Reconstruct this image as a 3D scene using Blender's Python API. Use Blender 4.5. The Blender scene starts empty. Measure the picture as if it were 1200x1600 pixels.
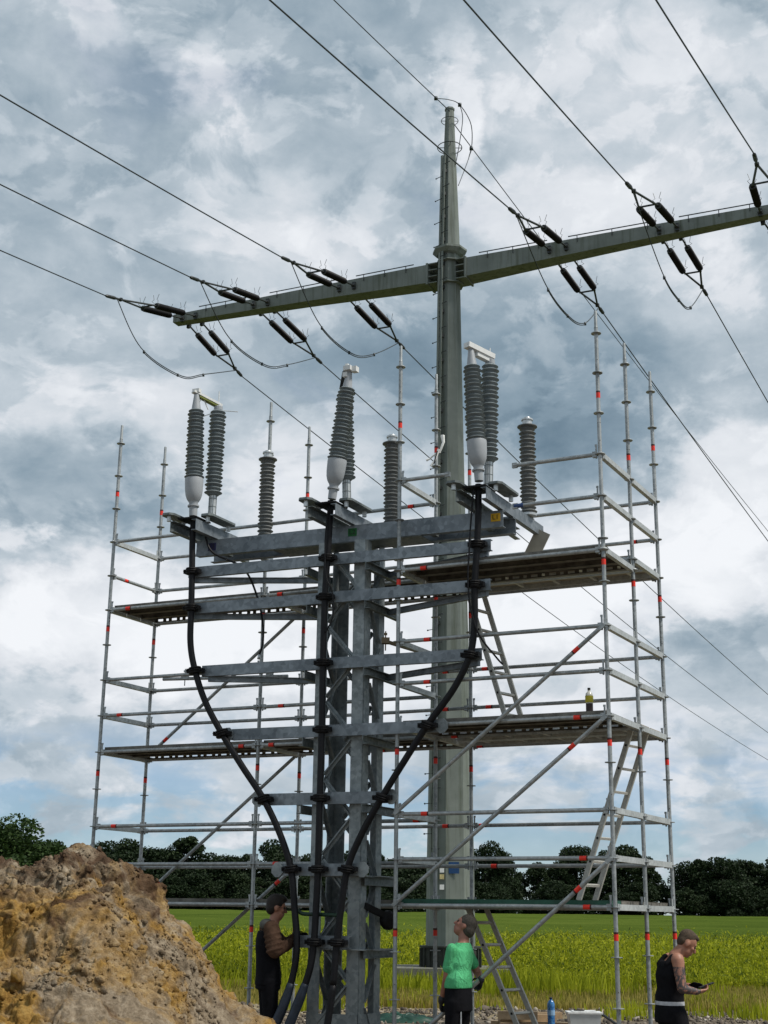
import bpy, bmesh, math, random
import numpy as np
from mathutils import Vector, Matrix
C = bpy.context.scene.collection
R = math.radians
random.seed(7)
V = Vector

# ------------------------------------------------------------------ camera
sc = bpy.context.scene
cd = bpy.data.cameras.new('camera'); cam = bpy.data.objects.new('camera', cd); C.objects.link(cam)
cd.sensor_fit = 'VERTICAL'; cd.sensor_height = 36.0; cd.sensor_width = 36.0
cd.lens = 2150.56/1600*36
cd.clip_start = 0.05; cd.clip_end = 6000
pit, rol = R(16.347), R(0.7563)
fw = V((0, math.cos(pit), math.sin(pit))); up0 = V((0, -math.sin(pit), math.cos(pit))); rt0 = V((1, 0, 0))
rt = math.cos(rol)*rt0 + math.sin(rol)*up0; upv = -math.sin(rol)*rt0 + math.cos(rol)*up0
M = Matrix((rt, upv, -fw)).transposed().to_4x4(); M.translation = V((0, 0, 1.75))
cam.matrix_world = M
sc.camera = cam

# ------------------------------------------------------------------ sun, sky
SUN_EL, SUN_AZ = R(54), R(112)
sd = bpy.data.lights.new('sun', 'SUN'); sd.energy = 3.0; sd.angle = R(10); sd.color = (1, .95, .87)
sun = bpy.data.objects.new('sun', sd); C.objects.link(sun)
sdir = V((math.sin(SUN_AZ)*math.cos(SUN_EL), math.cos(SUN_AZ)*math.cos(SUN_EL), math.sin(SUN_EL)))
sun.rotation_euler = (-sdir).to_track_quat('-Z', 'Y').to_euler(); sun.location = (0, 0, 60)
sc.view_settings.view_transform = 'Standard'; sc.view_settings.look = 'None'
sc.view_settings.exposure = 0.32; sc.view_settings.gamma = 1.0

world = bpy.data.worlds.new('World'); sc.world = world; world.use_nodes = True

class NT:
    def __init__(s, tree): s.t = tree; tree.nodes.clear()
    def n(s, typ, **kw):
        nd = s.t.nodes.new(typ)
        for k, v in kw.items():
            if k == 'inp':
                for i, val in v.items():
                    if hasattr(val, 'is_linked') or isinstance(val, bpy.types.NodeSocket): s.t.links.new(val, nd.inputs[i])
                    else: nd.inputs[i].default_value = val
            else: setattr(nd, k, v)
        return nd
    def m(s, op, a, b=None, c=None, clamp=False):
        nd = s.t.nodes.new('ShaderNodeMath'); nd.operation = op; nd.use_clamp = clamp
        for i, val in enumerate((a, b, c)):
            if val is None: continue
            if isinstance(val, bpy.types.NodeSocket): s.t.links.new(val, nd.inputs[i])
            else: nd.inputs[i].default_value = val
        return nd.outputs[0]
    def vm(s, op, a, b=None, out=0):
        nd = s.t.nodes.new('ShaderNodeVectorMath'); nd.operation = op
        for i, val in enumerate((a, b)):
            if val is None: continue
            if isinstance(val, bpy.types.NodeSocket): s.t.links.new(val, nd.inputs[i])
            else: nd.inputs[i].default_value = val
        return nd.outputs[out]
    def noise(s, vec, scale, detail=4, rough=.5, dist=0, out=0):
        nd = s.n('ShaderNodeTexNoise', inp={'Scale': scale, 'Detail': detail, 'Roughness': rough, 'Distortion': dist})
        if vec is not None: s.t.links.new(vec, nd.inputs['Vector'])
        return nd.outputs[out]
    def ramp(s, fac, stops, interp='LINEAR'):
        nd = s.t.nodes.new('ShaderNodeValToRGB'); cr = nd.color_ramp; cr.interpolation = interp
        while len(cr.elements) < len(stops): cr.elements.new(0.5)
        for e, (p, c) in zip(cr.elements, stops):
            e.position = p; e.color = (*c, 1) if len(c) == 3 else c
        s.t.links.new(fac, nd.inputs[0]); return nd.outputs[0]
    def mix(s, fac, a, b, mode='MIX'):
        nd = s.t.nodes.new('ShaderNodeMix'); nd.data_type = 'RGBA'; nd.blend_type = mode
        for i, val in ((0, fac), (6, a), (7, b)):
            if isinstance(val, bpy.types.NodeSocket): s.t.links.new(val, nd.inputs[i])
            else: nd.inputs[i].default_value = (*val, 1) if isinstance(val, tuple) and len(val) == 3 else val
        return nd.outputs[2]
    def l(s, a, b): s.t.links.new(a, b)

def build_world():
    t = NT(world.node_tree)
    tc = t.n('ShaderNodeTexCoord').outputs['Generated']
    sep = t.n('ShaderNodeSeparateXYZ', inp={0: tc})
    x, y, z = sep.outputs
    # cloud deck plane coordinates (clouds shrink towards the horizon)
    den = t.m('ADD', t.m('MAXIMUM', z, 0.0), 0.22)
    px = t.m('DIVIDE', x, den); py = t.m('DIVIDE', y, den)
    P = t.n('ShaderNodeCombineXYZ', inp={0: px, 1: py, 2: 3.7}).outputs[0]
    az = t.m('MULTIPLY', t.m('ARCTAN2', x, y), 57.29578)
    el = t.m('MULTIPLY', t.m('ARCSINE', z), 57.29578)
    A = t.n('ShaderNodeCombineXYZ', inp={0: t.m('MULTIPLY', az, .10), 1: t.m('MULTIPLY', el, .15), 2: .4}).outputs[0]
    # ragged edges: warp the large masses
    hz0 = t.n('ShaderNodeMapRange', inp={0: el, 1: 10.5, 2: 6.0, 3: 0.0, 4: 1.0}).outputs[0]
    w1 = t.noise(A, 2.3, 9, .60, 0, 1)
    ws = t.n('ShaderNodeSeparateColor', inp={0: w1})
    azw = t.m('ADD', az, t.m('MULTIPLY', t.m('SUBTRACT', ws.outputs[0], .5), 8.0))
    elw = t.m('ADD', el, t.m('MULTIPLY', t.m('SUBTRACT', ws.outputs[1], .5), 5.5))
    def blob(a, e, ra, re, amp):
        dx = t.m('DIVIDE', t.m('SUBTRACT', azw, a), ra); dy = t.m('DIVIDE', t.m('SUBTRACT', elw, e), re)
        q = t.m('ADD', t.m('MULTIPLY', dx, dx), t.m('MULTIPLY', dy, dy))
        return t.m('MULTIPLY', t.m('EXPONENT', t.m('MULTIPLY', t.m('MULTIPLY', q, q), -1.0)), amp)
    masses = [(-16, 34.5, 4.0, 2.5, .10), (-8.6, 33.2, 1.3, 2.4, .16), (-1, 32.0, 5.0, 3.2, -.07), (3.2, 32.4, 1.0, 3.4, .20), (9.5, 33.5, 5.5, 3.6, .15),
              (7.4, 28.6, 4.6, 1.9, .24), (14.0, 28.6, 3.4, 3.0, .16), (-6.5, 28.6, 4.5, 2.0, .06), (-4.5, 26.0, 4.2, 1.9, .14), (-14.5, 28.5, 2.2, 3.5, .06),
              (-12.0, 17.0, 5.0, 2.4, -.17), (-15, 20.6, 2.4, 1.4, .10), (-9.6, 20.0, 2.4, 1.9, .17), (-13, 24.0, 3.2, 1.6, .05), (-15.6, 15.0, 1.0, .8, .24),
              (5.6, 21.4, 6.2, 3.3, -.165), (9, 19.4, 4.2, 1.8, -.085), (14, 24.4, 3.2, 1.9, .10), (-1.5, 22.0, 3.0, 2.2, -.08), (-4.8, 18.0, 2.4, 2.2, .10),
              (-11.5, 11.4, 6.0, 2.8, .36), (9.5, 13.8, 7.5, 2.7, .34), (15, 17.2, 3.0, 2.8, .28), (0, 10.8, 9, 2.8, .30), (-15, 8.6, 3, 1.0, -.04),
              (-1, 14.8, 5, 1.6, .16), (14.6, 11.0, 2.6, 1.4, -.10), (8, 7.6, 4, 1.0, .12), (-6, 7.4, 5.5, 1.0, .10), (12, 5.0, 4, .7, .08)]
    B = t.m('MULTIPLY_ADD', t.noise(P, 1.7, 9, .56, .4), .58, 0.21)
    f1 = t.m('MULTIPLY_ADD', t.noise(A, 3.1, 10, .60, .25), .42, -.21)
    B = t.m('ADD', B, f1)
    for off, sc_, amp, e0 in ((3.1, 1.6, .095, .53), (7.7, 3.0, .06, .55)):   # crisp-edged cumulus heads
        An = t.vm('ADD', A, (off, 0, off))
        cu = t.n('ShaderNodeMapRange', interpolation_type='SMOOTHSTEP', inp={0: t.noise(An, sc_, 11, .57, .35), 1: e0-.02, 2: e0+.05, 3: -amp*.4, 4: amp}).outputs[0]
        B = t.m('ADD', B, cu)
    for q in masses: B = t.m('ADD', B, blob(*q[:4], q[4]*1.4))
    B = t.m('ADD', B, t.m('MULTIPLY', hz0, .10))
    cloud = t.ramp(B, [(.06, (.115, .175, .230)), (.28, (.205, .275, .335)), (.44, (.315, .380, .435)), (.58, (.435, .490, .540)), (.72, (.575, .605, .645)), (1.0, (.72, .74, .77))])
    # open blue near the horizon, streaked with small cumulus
    hz = t.n('ShaderNodeMapRange', inp={0: elw, 1: 8.0, 2: 2.5, 3: 0.0, 4: 1.0}).outputs[0]
    Pl = t.n('ShaderNodeCombineXYZ', inp={0: t.m('MULTIPLY', az, .16), 1: t.m('MULTIPLY', el, .42), 2: 1.3}).outputs[0]
    streak = t.noise(Pl, 1.6, 9, .56, .3)
    gap = t.n('ShaderNodeMapRange', inp={0: streak, 1: .57, 2: .44, 3: 0.0, 4: 1.0}).outputs[0]
    gap2 = t.n('ShaderNodeMapRange', inp={0: t.noise(A, .9, 7, .55, .6, 0), 1: .40, 2: .30, 3: 0.0, 4: .16}).outputs[0]
    sky = t.n('ShaderNodeTexSky', sky_type='NISHITA', sun_disc=False, sun_elevation=SUN_EL, sun_rotation=SUN_AZ, air_density=1.0, dust_density=.15, ozone_density=2.5)
    skyc = t.mix(1.0, sky.outputs[0], (.74, .95, 1.20), 'MULTIPLY')
    bs = t.n('ShaderNodeBackground', inp={0: skyc, 1: .066})
    bc = t.n('ShaderNodeBackground', inp={0: cloud, 1: 1.0})
    fac = t.m('MINIMUM', t.m('ADD', t.m('MULTIPLY', hz, gap), gap2), .62, clamp=True)
    ms = t.n('ShaderNodeMixShader', inp={0: fac, 1: bc.outputs[0], 2: bs.outputs[0]})
    out = t.n('ShaderNodeOutputWorld'); t.l(ms.outputs[0], out.inputs[0])
build_world()

# ------------------------------------------------------------------ materials
def mat(name): 
    m = bpy.data.materials.new(name); m.use_nodes = True
    t = NT(m.node_tree); out = t.n('ShaderNodeOutputMaterial')
    b = t.n('ShaderNodeBsdfPrincipled'); t.l(b.outputs[0], out.inputs[0])
    return m, t, b
def objco(t): return t.n('ShaderNodeTexCoord').outputs['Object']
def bump(t, b, h, strength=.3, dist=.01):
    n = t.n('ShaderNodeBump', inp={'Strength': strength, 'Distance': dist, 'Height': h}); t.l(n.outputs[0], b.inputs['Normal'])
def simple(name, col, rough=.6, metal=0, var=.25, scale=14, bmp=.0, spec=.4):
    m, t, b = mat(name); co = objco(t)
    f = t.noise(co, scale, 5, .6)
    lo = tuple(c*(1-var) for c in col); hi = tuple(min(1, c*(1+var)) for c in col)
    t.l(t.ramp(f, [(.3, lo), (.7, hi)]), b.inputs['Base Color'])
    b.inputs['Roughness'].default_value = rough; b.inputs['Metallic'].default_value = metal
    b.inputs['Specular IOR Level'].default_value = spec
    if bmp: bump(t, b, t.noise(co, scale*3, 4, .6), bmp, .01)
    return m
def galv(name, lo, hi, rough=(.35, .6), metal=.55, scale=9):
    m, t, b = mat(name); co = objco(t)
    vor = t.n('ShaderNodeTexVoronoi', feature='F1', inp={'Scale': scale*5}); t.l(co, vor.inputs['Vector'])
    sp = t.n('ShaderNodeSeparateColor', inp={0: vor.outputs['Color']}).outputs[0]
    big = t.noise(co, scale*.5, 5, .62, .6)
    f = t.m('ADD', t.m('MULTIPLY', sp, .25), t.m('MULTIPLY', big, .85))
    t.l(t.ramp(f, [(.32, lo), (.8, hi)]), b.inputs['Base Color'])
    t.l(t.n('ShaderNodeMapRange', inp={0: f, 1: .3, 2: .8, 3: rough[1], 4: rough[0]}).outputs[0], b.inputs['Roughness'])
    b.inputs['Metallic'].default_value = metal
    return m
MT = {}
MT['tube'] = galv('galvanised_tube', (.22, .24, .245), (.44, .46, .46), (.38, .58), .45, 6)
MT['transom'] = galv('galvanised_transom', (.34, .36, .36), (.56, .58, .57), (.42, .6), .4, 6)
MT['deck'] = simple('deck_steel_worn', (.16, .15, .13), .7, .35, .45, 7)
MT['greenplank'] = simple('green_painted_plank', (.018, .085, .055), .6, 0, .3, 8)
MT['hatch'] = simple('deck_plywood', (.30, .26, .20), .8, 0, .2, 6)
MT['red'] = simple('red_marking_tape', (.78, .035, .018), .45, 0, .1, 30)
MT['brown'] = simple('dark_marking_tape', (.06, .012, .010), .5)
MT['blue'] = simple('blue_marking_paint', (.03, .07, .2), .5)
MT['beam'] = galv('galvanised_beam', (.125, .148, .168), (.27, .30, .325), (.40, .62), .5, 4)
MT['leg'] = galv('galvanised_leg', (.165, .190, .200), (.33, .36, .365), (.42, .64), .45, 5)
MT['plate'] = galv('galvanised_plate', (.10, .118, .12), (.21, .235, .235), (.45, .65), .4, 6)
MT['rubber'] = simple('black_cable_sheath', (.009, .009, .011), .5, 0, .3, 20, 0, .22)
MT['wrap'] = simple('blue_grey_cable_wrap', (.018, .026, .042), .5, 0, .4, 12)
MT['clamp'] = simple('black_plastic_clamp', (.007, .007, .008), .6, 0, .3, 20, 0, .2)
MT['shed'] = simple('grey_silicone_shed', (.165, .192, .202), .42, 0, .14, 10)
MT['shed2'] = simple('brown_grey_silicone_shed', (.145, .152, .150), .45, 0, .14, 10)
MT['bulb'] = simple('pale_grey_moulding', (.33, .35, .37), .45, 0, .06, 8)
MT['alu'] = galv('bright_aluminium', (.48, .50, .51), (.66, .68, .68), (.3, .45), .55, 8)
MT['white'] = simple('white_bracket', (.66, .67, .66), .45, 0, .06, 12)
MT['lime'] = simple('yellow_green_sleeve', (.13, .15, .02), .5, 0, .2, 12)
MT['porc'] = simple('dark_brown_glaze', (.007, .0065, .007), .5, 0, .3, 12, 0, .18)
MT['iron'] = simple('dark_fitting_iron', (.045, .05, .05), .5, .5, .3, 20)
MT['wire'] = simple('weathered_conductor', (.055, .065, .07), .5, .5, .2, 20)
MT['yel'] = simple('yellow_plate', (.62, .36, .012), .5, 0, .06)
MT['grn'] = simple('green_plate', (.006, .10, .02), .5, 0, .06)
MT['vio'] = simple('violet_plate', (.018, .018, .07), .5, 0, .06)
MT['ink'] = simple('black_lettering', (.008, .008, .008), .6)
MT['ladder'] = galv('ladder_aluminium', (.42, .41, .37), (.58, .57, .52), (.45, .6), .3, 8)
MT['conc'] = simple('old_concrete', (.13, .13, .105), .9, 0, .3, 5, .4)
MT['concdark'] = simple('mossy_dark_steel', (.028, .032, .026), .8, 0, .5, 6)
MT['wood'] = simple('raw_timber', (.34, .24, .14), .75, 0, .3, 8)
MT['wood2'] = simple('weathered_timber', (.22, .17, .11), .8, 0, .35, 8)
MT['tarp'] = simple('green_tarpaulin', (.004, .036, .022), .45, 0, .5, 6)
MT['pvc_white'] = simple('white_cloth', (.72, .73, .71), .7)

def pole_mat():
    m, t, b = mat('grey_green_mast_paint'); co = objco(t)
    mp = t.n('ShaderNodeMapping', inp={0: co, 3: (2.2, 2.2, .10)}).outputs[0]
    st = t.noise(mp, 3.4, 7, .65)
    f = t.noise(co, 1.6, 5, .6)
    base = t.ramp(f, [(.3, (.135, .155, .138)), (.7, (.195, .22, .198))])
    col = t.mix(t.n('ShaderNodeMapRange', inp={0: st, 1: .50, 2: .70, 3: 0., 4: .85}).outputs[0], base, (.070, .084, .055))
    t.l(col, b.inputs['Base Color']); b.inputs['Roughness'].default_value = .62; b.inputs['Specular IOR Level'].default_value = .3
    return m
MT['mast'] = pole_mat()
def leaf_mat(name, lo, hi, trans=.25):
    m, t, b = mat(name)
    g = t.n('ShaderNodeNewGeometry').outputs['Random Per Island']
    co = objco(t); f = t.m('ADD', t.m('MULTIPLY', g, .6), t.m('MULTIPLY', t.noise(co, .55, 4, .6), .5))
    col = t.ramp(f, [(.2, lo), (.8, hi)])
    t.l(col, b.inputs['Base Color']); b.inputs['Roughness'].default_value = .65; b.inputs['Specular IOR Level'].default_value = .2
    tr = t.n('ShaderNodeBsdfTranslucent'); t.l(col, tr.inputs[0])
    ms = t.n('ShaderNodeMixShader', inp={0: trans, 1: b.outputs[0], 2: tr.outputs[0]})
    out = [n for n in t.t.nodes if n.type == 'OUTPUT_MATERIAL'][0]; t.l(ms.outputs[0], out.inputs[0])
    return m
MT['leafA'] = leaf_mat('dark_oak_leaf', (.008, .017, .007), (.024, .042, .015), .18)
MT['leafB'] = leaf_mat('mid_green_leaf', (.011, .022, .009), (.032, .052, .019), .18)
MT['leafC'] = leaf_mat('near_tree_leaf', (.014, .032, .008), (.042, .075, .018), .22)
MT['bark'] = simple('dark_bark', (.045, .038, .030), .9, 0, .3, 5)

# ------------------------------------------------------------------ mesh builder
ORG = {}
def tag(o, label=None, cat=None, group=None, kind=None):
    if label: o['label'] = label
    if cat: o['category'] = cat
    if group: o['group'] = group
    if kind: o['kind'] = kind
    return o
def thing(name, loc, label, cat, group=None):
    o = bpy.data.objects.new(name, None); C.objects.link(o); o.location = loc
    o.empty_display_size = .2; ORG[o.name] = V(loc)
    return tag(o, label, cat, group)
class MB:
    def __init__(s): s.v = []; s.f = []; s.m = []
    def add(s, vs, fs, mi=0):
        k = len(s.v); s.v.extend([tuple(a) for a in vs]); s.f.extend([tuple(i+k for i in f) for f in fs]); s.m.extend([mi]*len(fs))
    def box(s, c, ax, ay, az, mi=0):   # centre and three half-extent vectors
        c = V(c); ax = V(ax); ay = V(ay); az = V(az)
        vs = [c+i*ax+j*ay+k*az for k in (-1, 1) for j in (-1, 1) for i in (-1, 1)]
        s.add(vs, [(0, 2, 3, 1), (4, 5, 7, 6), (0, 1, 5, 4), (2, 6, 7, 3), (0, 4, 6, 2), (1, 3, 7, 5)], mi)
    def bar(s, p, q, wd, ht, up=(0, 0, 1), mi=0):
        p = V(p); q = V(q); d = (q-p); L = d.length; d.normalize(); side = d.cross(V(up))
        if side.length < 1e-4: side = d.cross(V((1, 0, 0)))
        side.normalize(); u2 = side.cross(d).normalized()
        s.box((p+q)/2, d*L/2, side*wd/2, u2*ht/2, mi)
    def path(s, pts, r, n=8, mi=0, cap=True):
        pts = [V(p) for p in pts]; rs = r if isinstance(r, (list, tuple)) else [r]*len(pts)
        rings = []; nrm = None
        for i, p in enumerate(pts):
            d = (pts[min(i+1, len(pts)-1)]-pts[max(i-1, 0)]).normalized()
            if nrm is None:
                nrm = d.orthogonal().normalized()
            else:
                nrm = (nrm-d*nrm.dot(d)).normalized()
            b = d.cross(nrm)
            rings.append([p+(nrm*math.cos(a)+b*math.sin(a))*rs[i] for a in [2*math.pi*k/n for k in range(n)]])
        vs = [q for ring in rings for q in ring]; fs = []
        for i in range(len(pts)-1):
            for k in range(n):
                fs.append((i*n+k, i*n+(k+1) % n, (i+1)*n+(k+1) % n, (i+1)*n+k))
        if cap:
            fs.append(tuple(range(n-1, -1, -1))); fs.append(tuple((len(pts)-1)*n+k for k in range(n)))
        s.add(vs, fs, mi)
    def tube(s, p, q, r, n=8, mi=0): s.path([p, q], r, n, mi)
    def lathe(s, base, axis, prof, n=16, mi=0, twist=0):   # prof: (r, h) along axis
        base = V(base); a = V(axis).normalized(); x = a.orthogonal().normalized()
        if abs(a.z) > .7: x = (V((1, 0, 0))-a*a.x).normalized()
        y = a.cross(x)
        vs = []; fs = []
        for (r, h) in prof:
            for k in range(n):
                t = 2*math.pi*k/n+twist; vs.append(base+a*h+(x*math.cos(t)+y*math.sin(t))*max(r, 1e-4))
        for i in range(len(prof)-1):
            for k in range(n):
                fs.append((i*n+k, i*n+(k+1) % n, (i+1)*n+(k+1) % n, (i+1)*n+k))
        fs.append(tuple(range(n-1, -1, -1))); fs.append(tuple((len(prof)-1)*n+k for k in range(n)))
        s.add(vs, fs, mi)
    def ell(s, c, ax, ay, az, n=14, m=9, mi=0):
        c = V(c); ax = V(ax); ay = V(ay); az = V(az); vs = []; fs = []
        for i in range(m+1):
            th = math.pi*i/m
            for k in range(n):
                ph = 2*math.pi*k/n
                vs.append(c+ax*math.sin(th)*math.cos(ph)+ay*math.sin(th)*math.sin(ph)+az*(-math.cos(th)))
        for i in range(m):
            for k in range(n):
                fs.append((i*n+k, i*n+(k+1) % n, (i+1)*n+(k+1) % n, (i+1)*n+k))
        s.add(vs, fs, mi)
    def loft(s, rings, n=20, mi=0):   # rings: (centre, half-vector a, half-vector b)
        vs = []; fs = []
        for c, a, b in rings:
            c = V(c); a = V(a); b = V(b)
            for k in range(n):
                t = 2*math.pi*k/n; ct, st = math.cos(t), math.sin(t)
                ct = math.copysign(abs(ct)**.85, ct); st = math.copysign(abs(st)**.85, st)
                vs.append(c+a*ct+b*st)
        for i in range(len(rings)-1):
            for k in range(n): fs.append((i*n+k, i*n+(k+1) % n, (i+1)*n+(k+1) % n, (i+1)*n+k))
        fs.append(tuple(range(n-1, -1, -1))); fs.append(tuple((len(rings)-1)*n+k for k in range(n)))
        s.add(vs, fs, mi)
    def cap(s, p, q, r1, r2, n=12):   # rounded tapered limb
        p = V(p); q = V(q); d = (q-p); L = d.length; d.normalize()
        prof = [(r1*math.sin(t), -r1*math.cos(t)) for t in (0.05, .5, 1.0)]+[(r1, 0)]+[(r1+(r2-r1)*k/4, L*k/4) for k in (1, 2, 3)]+[(r2, L)]+[(r2*math.cos(t), L+r2*math.sin(t)) for t in (.55, 1.05, 1.5)]
        s.lathe(p, d, prof, n)
    def build(s, name, mats, parent=None, org=None, smooth=False, angle=None):
        if not isinstance(mats, (list, tuple)): mats = [mats]
        o0 = ORG[parent.name] if parent is not None else V(org if org else (0, 0, 0))
        me = bpy.data.meshes.new(name)
        me.from_pydata([(a[0]-o0.x, a[1]-o0.y, a[2]-o0.z) for a in s.v], [], s.f)
        for m in mats: me.materials.append(m)
        me.polygons.foreach_set('material_index', s.m)
        bm = bmesh.new(); bm.from_mesh(me); bmesh.ops.recalc_face_normals(bm, faces=bm.faces); bm.to_mesh(me); bm.free()
        if smooth:
            me.polygons.foreach_set('use_smooth', [True]*len(me.polygons))
            if angle: me.set_sharp_from_angle(angle=R(angle))
        me.update()
        ob = bpy.data.objects.new(name, me); C.objects.link(ob)
        if parent is not None: ob.parent = parent
        else: ob.location = o0
        ORG[ob.name] = o0
        return ob
def mesh_np(name, v, f, mats, org=(0, 0, 0), mi=None, smooth=False):
    v = np.asarray(v, np.float32)-np.asarray(org, np.float32); f = np.asarray(f, np.int32); k = f.shape[1]
    me = bpy.data.meshes.new(name); me.vertices.add(len(v)); me.vertices.foreach_set('co', v.ravel())
    me.loops.add(f.size); me.loops.foreach_set('vertex_index', f.ravel())
    me.polygons.add(len(f)); me.polygons.foreach_set('loop_start', np.arange(0, f.size, k, dtype=np.int32)); me.polygons.foreach_set('loop_total', np.full(len(f), k, np.int32))
    for m in (mats if isinstance(mats, (list, tuple)) else [mats]): me.materials.append(m)
    if mi is not None: me.polygons.foreach_set('material_index', np.asarray(mi, np.int32))
    if smooth: me.polygons.foreach_set('use_smooth', np.ones(len(f), bool))
    me.update(calc_edges=True); me.validate()
    o = bpy.data.objects.new(name, me); C.objects.link(o); o.location = org; ORG[o.name] = V(org)
    return o

# numpy gradient noise
_rng = np.random.default_rng(11)
_perm = _rng.permutation(256); _perm = np.concatenate([_perm, _perm, _perm])
_grad = _rng.normal(size=(256, 3)); _grad /= np.linalg.norm(_grad, axis=1)[:, None]
def pn(p):
    i = np.floor(p).astype(int); f = p-i; i &= 255; u = f*f*f*(f*(f*6-15)+10)
    out = 0
    for dx in (0, 1):
        for dy in (0, 1):
            for dz in (0, 1):
                h = _perm[_perm[_perm[i[:, 0]+dx]+i[:, 1]+dy]+i[:, 2]+dz]
                g = _grad[h]; d = (g*(f-np.array([dx, dy, dz]))).sum(1)
                out = out+d*np.where(dx, u[:, 0], 1-u[:, 0])*np.where(dy, u[:, 1], 1-u[:, 1])*np.where(dz, u[:, 2], 1-u[:, 2])
    return out*1.5
def fbm(p, o=4, gain=.5):
    a = 1; s = 0; p = np.array(p, float)
    for k in range(o): s = s+a*pn(p); p = p*2.03+17.1; a *= gain
    return s
def ridged(p, o=4):
    a = 1; s = 0; p = np.array(p, float)
    for k in range(o): s = s+a*(1-np.abs(pn(p))*2); p = p*2.1+9.3; a *= .5
    return s
def cells(p):   # worley F1
    i = np.floor(p).astype(int); best = np.full(len(p), 9.)
    for dx in (-1, 0, 1):
        for dy in (-1, 0, 1):
            for dz in (-1, 0, 1):
                j = i+np.array([dx, dy, dz]); jj = j & 255
                h = _perm[_perm[_perm[jj[:, 0]]+jj[:, 1]]+jj[:, 2]]
                q = j+.5+_grad[h]*.45
                best = np.minimum(best, ((p-q)**2).sum(1))
    return np.sqrt(best)

# ------------------------------------------------------------------ setting: ground, field
def zg(x, y):
    y = np.asarray(y, float); return np.where(y < 62, 0.0, (y-62)*.0078)
def ground():
    ys = np.concatenate([np.linspace(-30, 0, 7), np.linspace(1, 45, 89), np.linspace(47, 70, 12), np.linspace(80, 300, 12), [500, 900, 1600, 3000]])
    xs = np.concatenate([[-3000, -1200, -400, -120, -60], np.linspace(-30, 30, 121), [60, 120, 400, 1200, 3000]])
    X, Y = np.meshgrid(xs, ys); n = X.size
    p = np.stack([X.ravel(), Y.ravel(), np.zeros(n)], 1)
    z = zg(p[:, 0], p[:, 1])+np.where(p[:, 1] < 45, .05*fbm(p*.6, 4), 0)
    z += .16*np.exp(-((p[:, 0]+1.15)**2+(p[:, 1]-16.7)**2)/.5)
    z[p[:, 1] > 300] = zg(0, 300)
    p[:, 2] = z
    ny, nx = X.shape; idx = np.arange(n).reshape(ny, nx)
    f = np.stack([idx[:-1, :-1], idx[:-1, 1:], idx[1:, 1:], idx[1:, :-1]], -1).reshape(-1, 4)
    m, t, b = mat('bare_earth_and_grass'); co = objco(t)
    y = t.n('ShaderNodeSeparateXYZ', inp={0: co}).outputs[1]
    wob = t.m('ADD', y, t.m('MULTIPLY', t.m('SUBTRACT', t.noise(co, .5, 5, .6), .5), 5.0))
    soil = t.ramp(t.noise(co, 2.2, 8, .7), [(.3, (.075, .060, .045)), (.55, (.15, .125, .095)), (.75, (.26, .21, .14))])
    sand = t.ramp(t.noise(co, 1.5, 6, .6), [(.3, (.17, .135, .07)), (.7, (.34, .28, .18))])
    grs = t.ramp(t.noise(co, 1.2, 6, .7), [(.3, (.05, .07, .012)), (.7, (.12, .13, .03))])
    def band(a, bb): return t.n('ShaderNodeMapRange', inp={0: wob, 1: a, 2: bb, 3: 0., 4: 1.}).outputs[0]
    c1 = t.mix(band(26.0, 27.4), soil, sand); c2 = t.mix(band(29.2, 30.0), c1, grs)
    c3 = t.mix(t.m('MULTIPLY', band(36.2, 36.6), band(38.0, 37.4)), c2, sand)
    t.l(c3, b.inputs['Base Color']); b.inputs['Roughness'].default_value = .95; b.inputs['Specular IOR Level'].default_value = .1
    bump(t, b, t.noise(co, 9, 8, .7), .7, .06)
    tag(mesh_np('ground', p, f, m, smooth=True), 'bare brown earth giving way to grass towards the field', None, None, 'structure')
ground()

def field():
    # standing green crop, one canopy sheet that dips and rises
    xs = np.linspace(-150, 150, 401); ys = np.concatenate([np.linspace(66, 120, 160), np.linspace(121, 246, 170)])
    X, Y = np.meshgrid(xs, ys); n = X.size
    p = np.stack([X.ravel(), Y.ravel(), np.zeros(n)], 1)
    p[:, 2] = zg(p[:, 0], p[:, 1])+.98+.10*fbm(p*.10, 3)+.05*fbm(p*np.array([.9, .9, 1]), 3)
    ny, nx = X.shape; idx = np.arange(n).reshape(ny, nx)
    edge = p[:nx].copy(); edge[:, 2] = .0
    p = np.concatenate([p, edge])
    f = np.stack([idx[:-1, :-1], idx[:-1, 1:], idx[1:, 1:], idx[1:, :-1]], -1).reshape(-1, 4)
    k = n+np.arange(nx); sk = np.stack([k[:-1], k[1:], idx[0, 1:], idx[0, :-1]], -1)
    m, t, b = mat('green_wheat_canopy'); co = objco(t)
    mp = t.n('ShaderNodeMapping', inp={0: co, 3: (.35, 1, 1)}).outputs[0]
    a = t.noise(mp, .12, 6, .6); c = t.noise(co, 6, 6, .8)
    f0 = t.m('ADD', t.m('MULTIPLY', a, .6), t.m('MULTIPLY', c, .5))
    t.l(t.ramp(f0, [(.38, (.036, .060, .011)), (.55, (.072, .106, .018)), (.72, (.115, .148, .030))]), b.inputs['Base Color'])
    b.inputs['Roughness'].default_value = .9; b.inputs['Specular IOR Level'].default_value = .0
    bump(t, b, t.noise(co, 7, 6, .8), .6, .15)
    tag(mesh_np('wheat_field', p, np.concatenate([f, sk]), m, smooth=True), 'wide green wheat field reaching back to the trees', None, None, 'stuff')
field()

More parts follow.
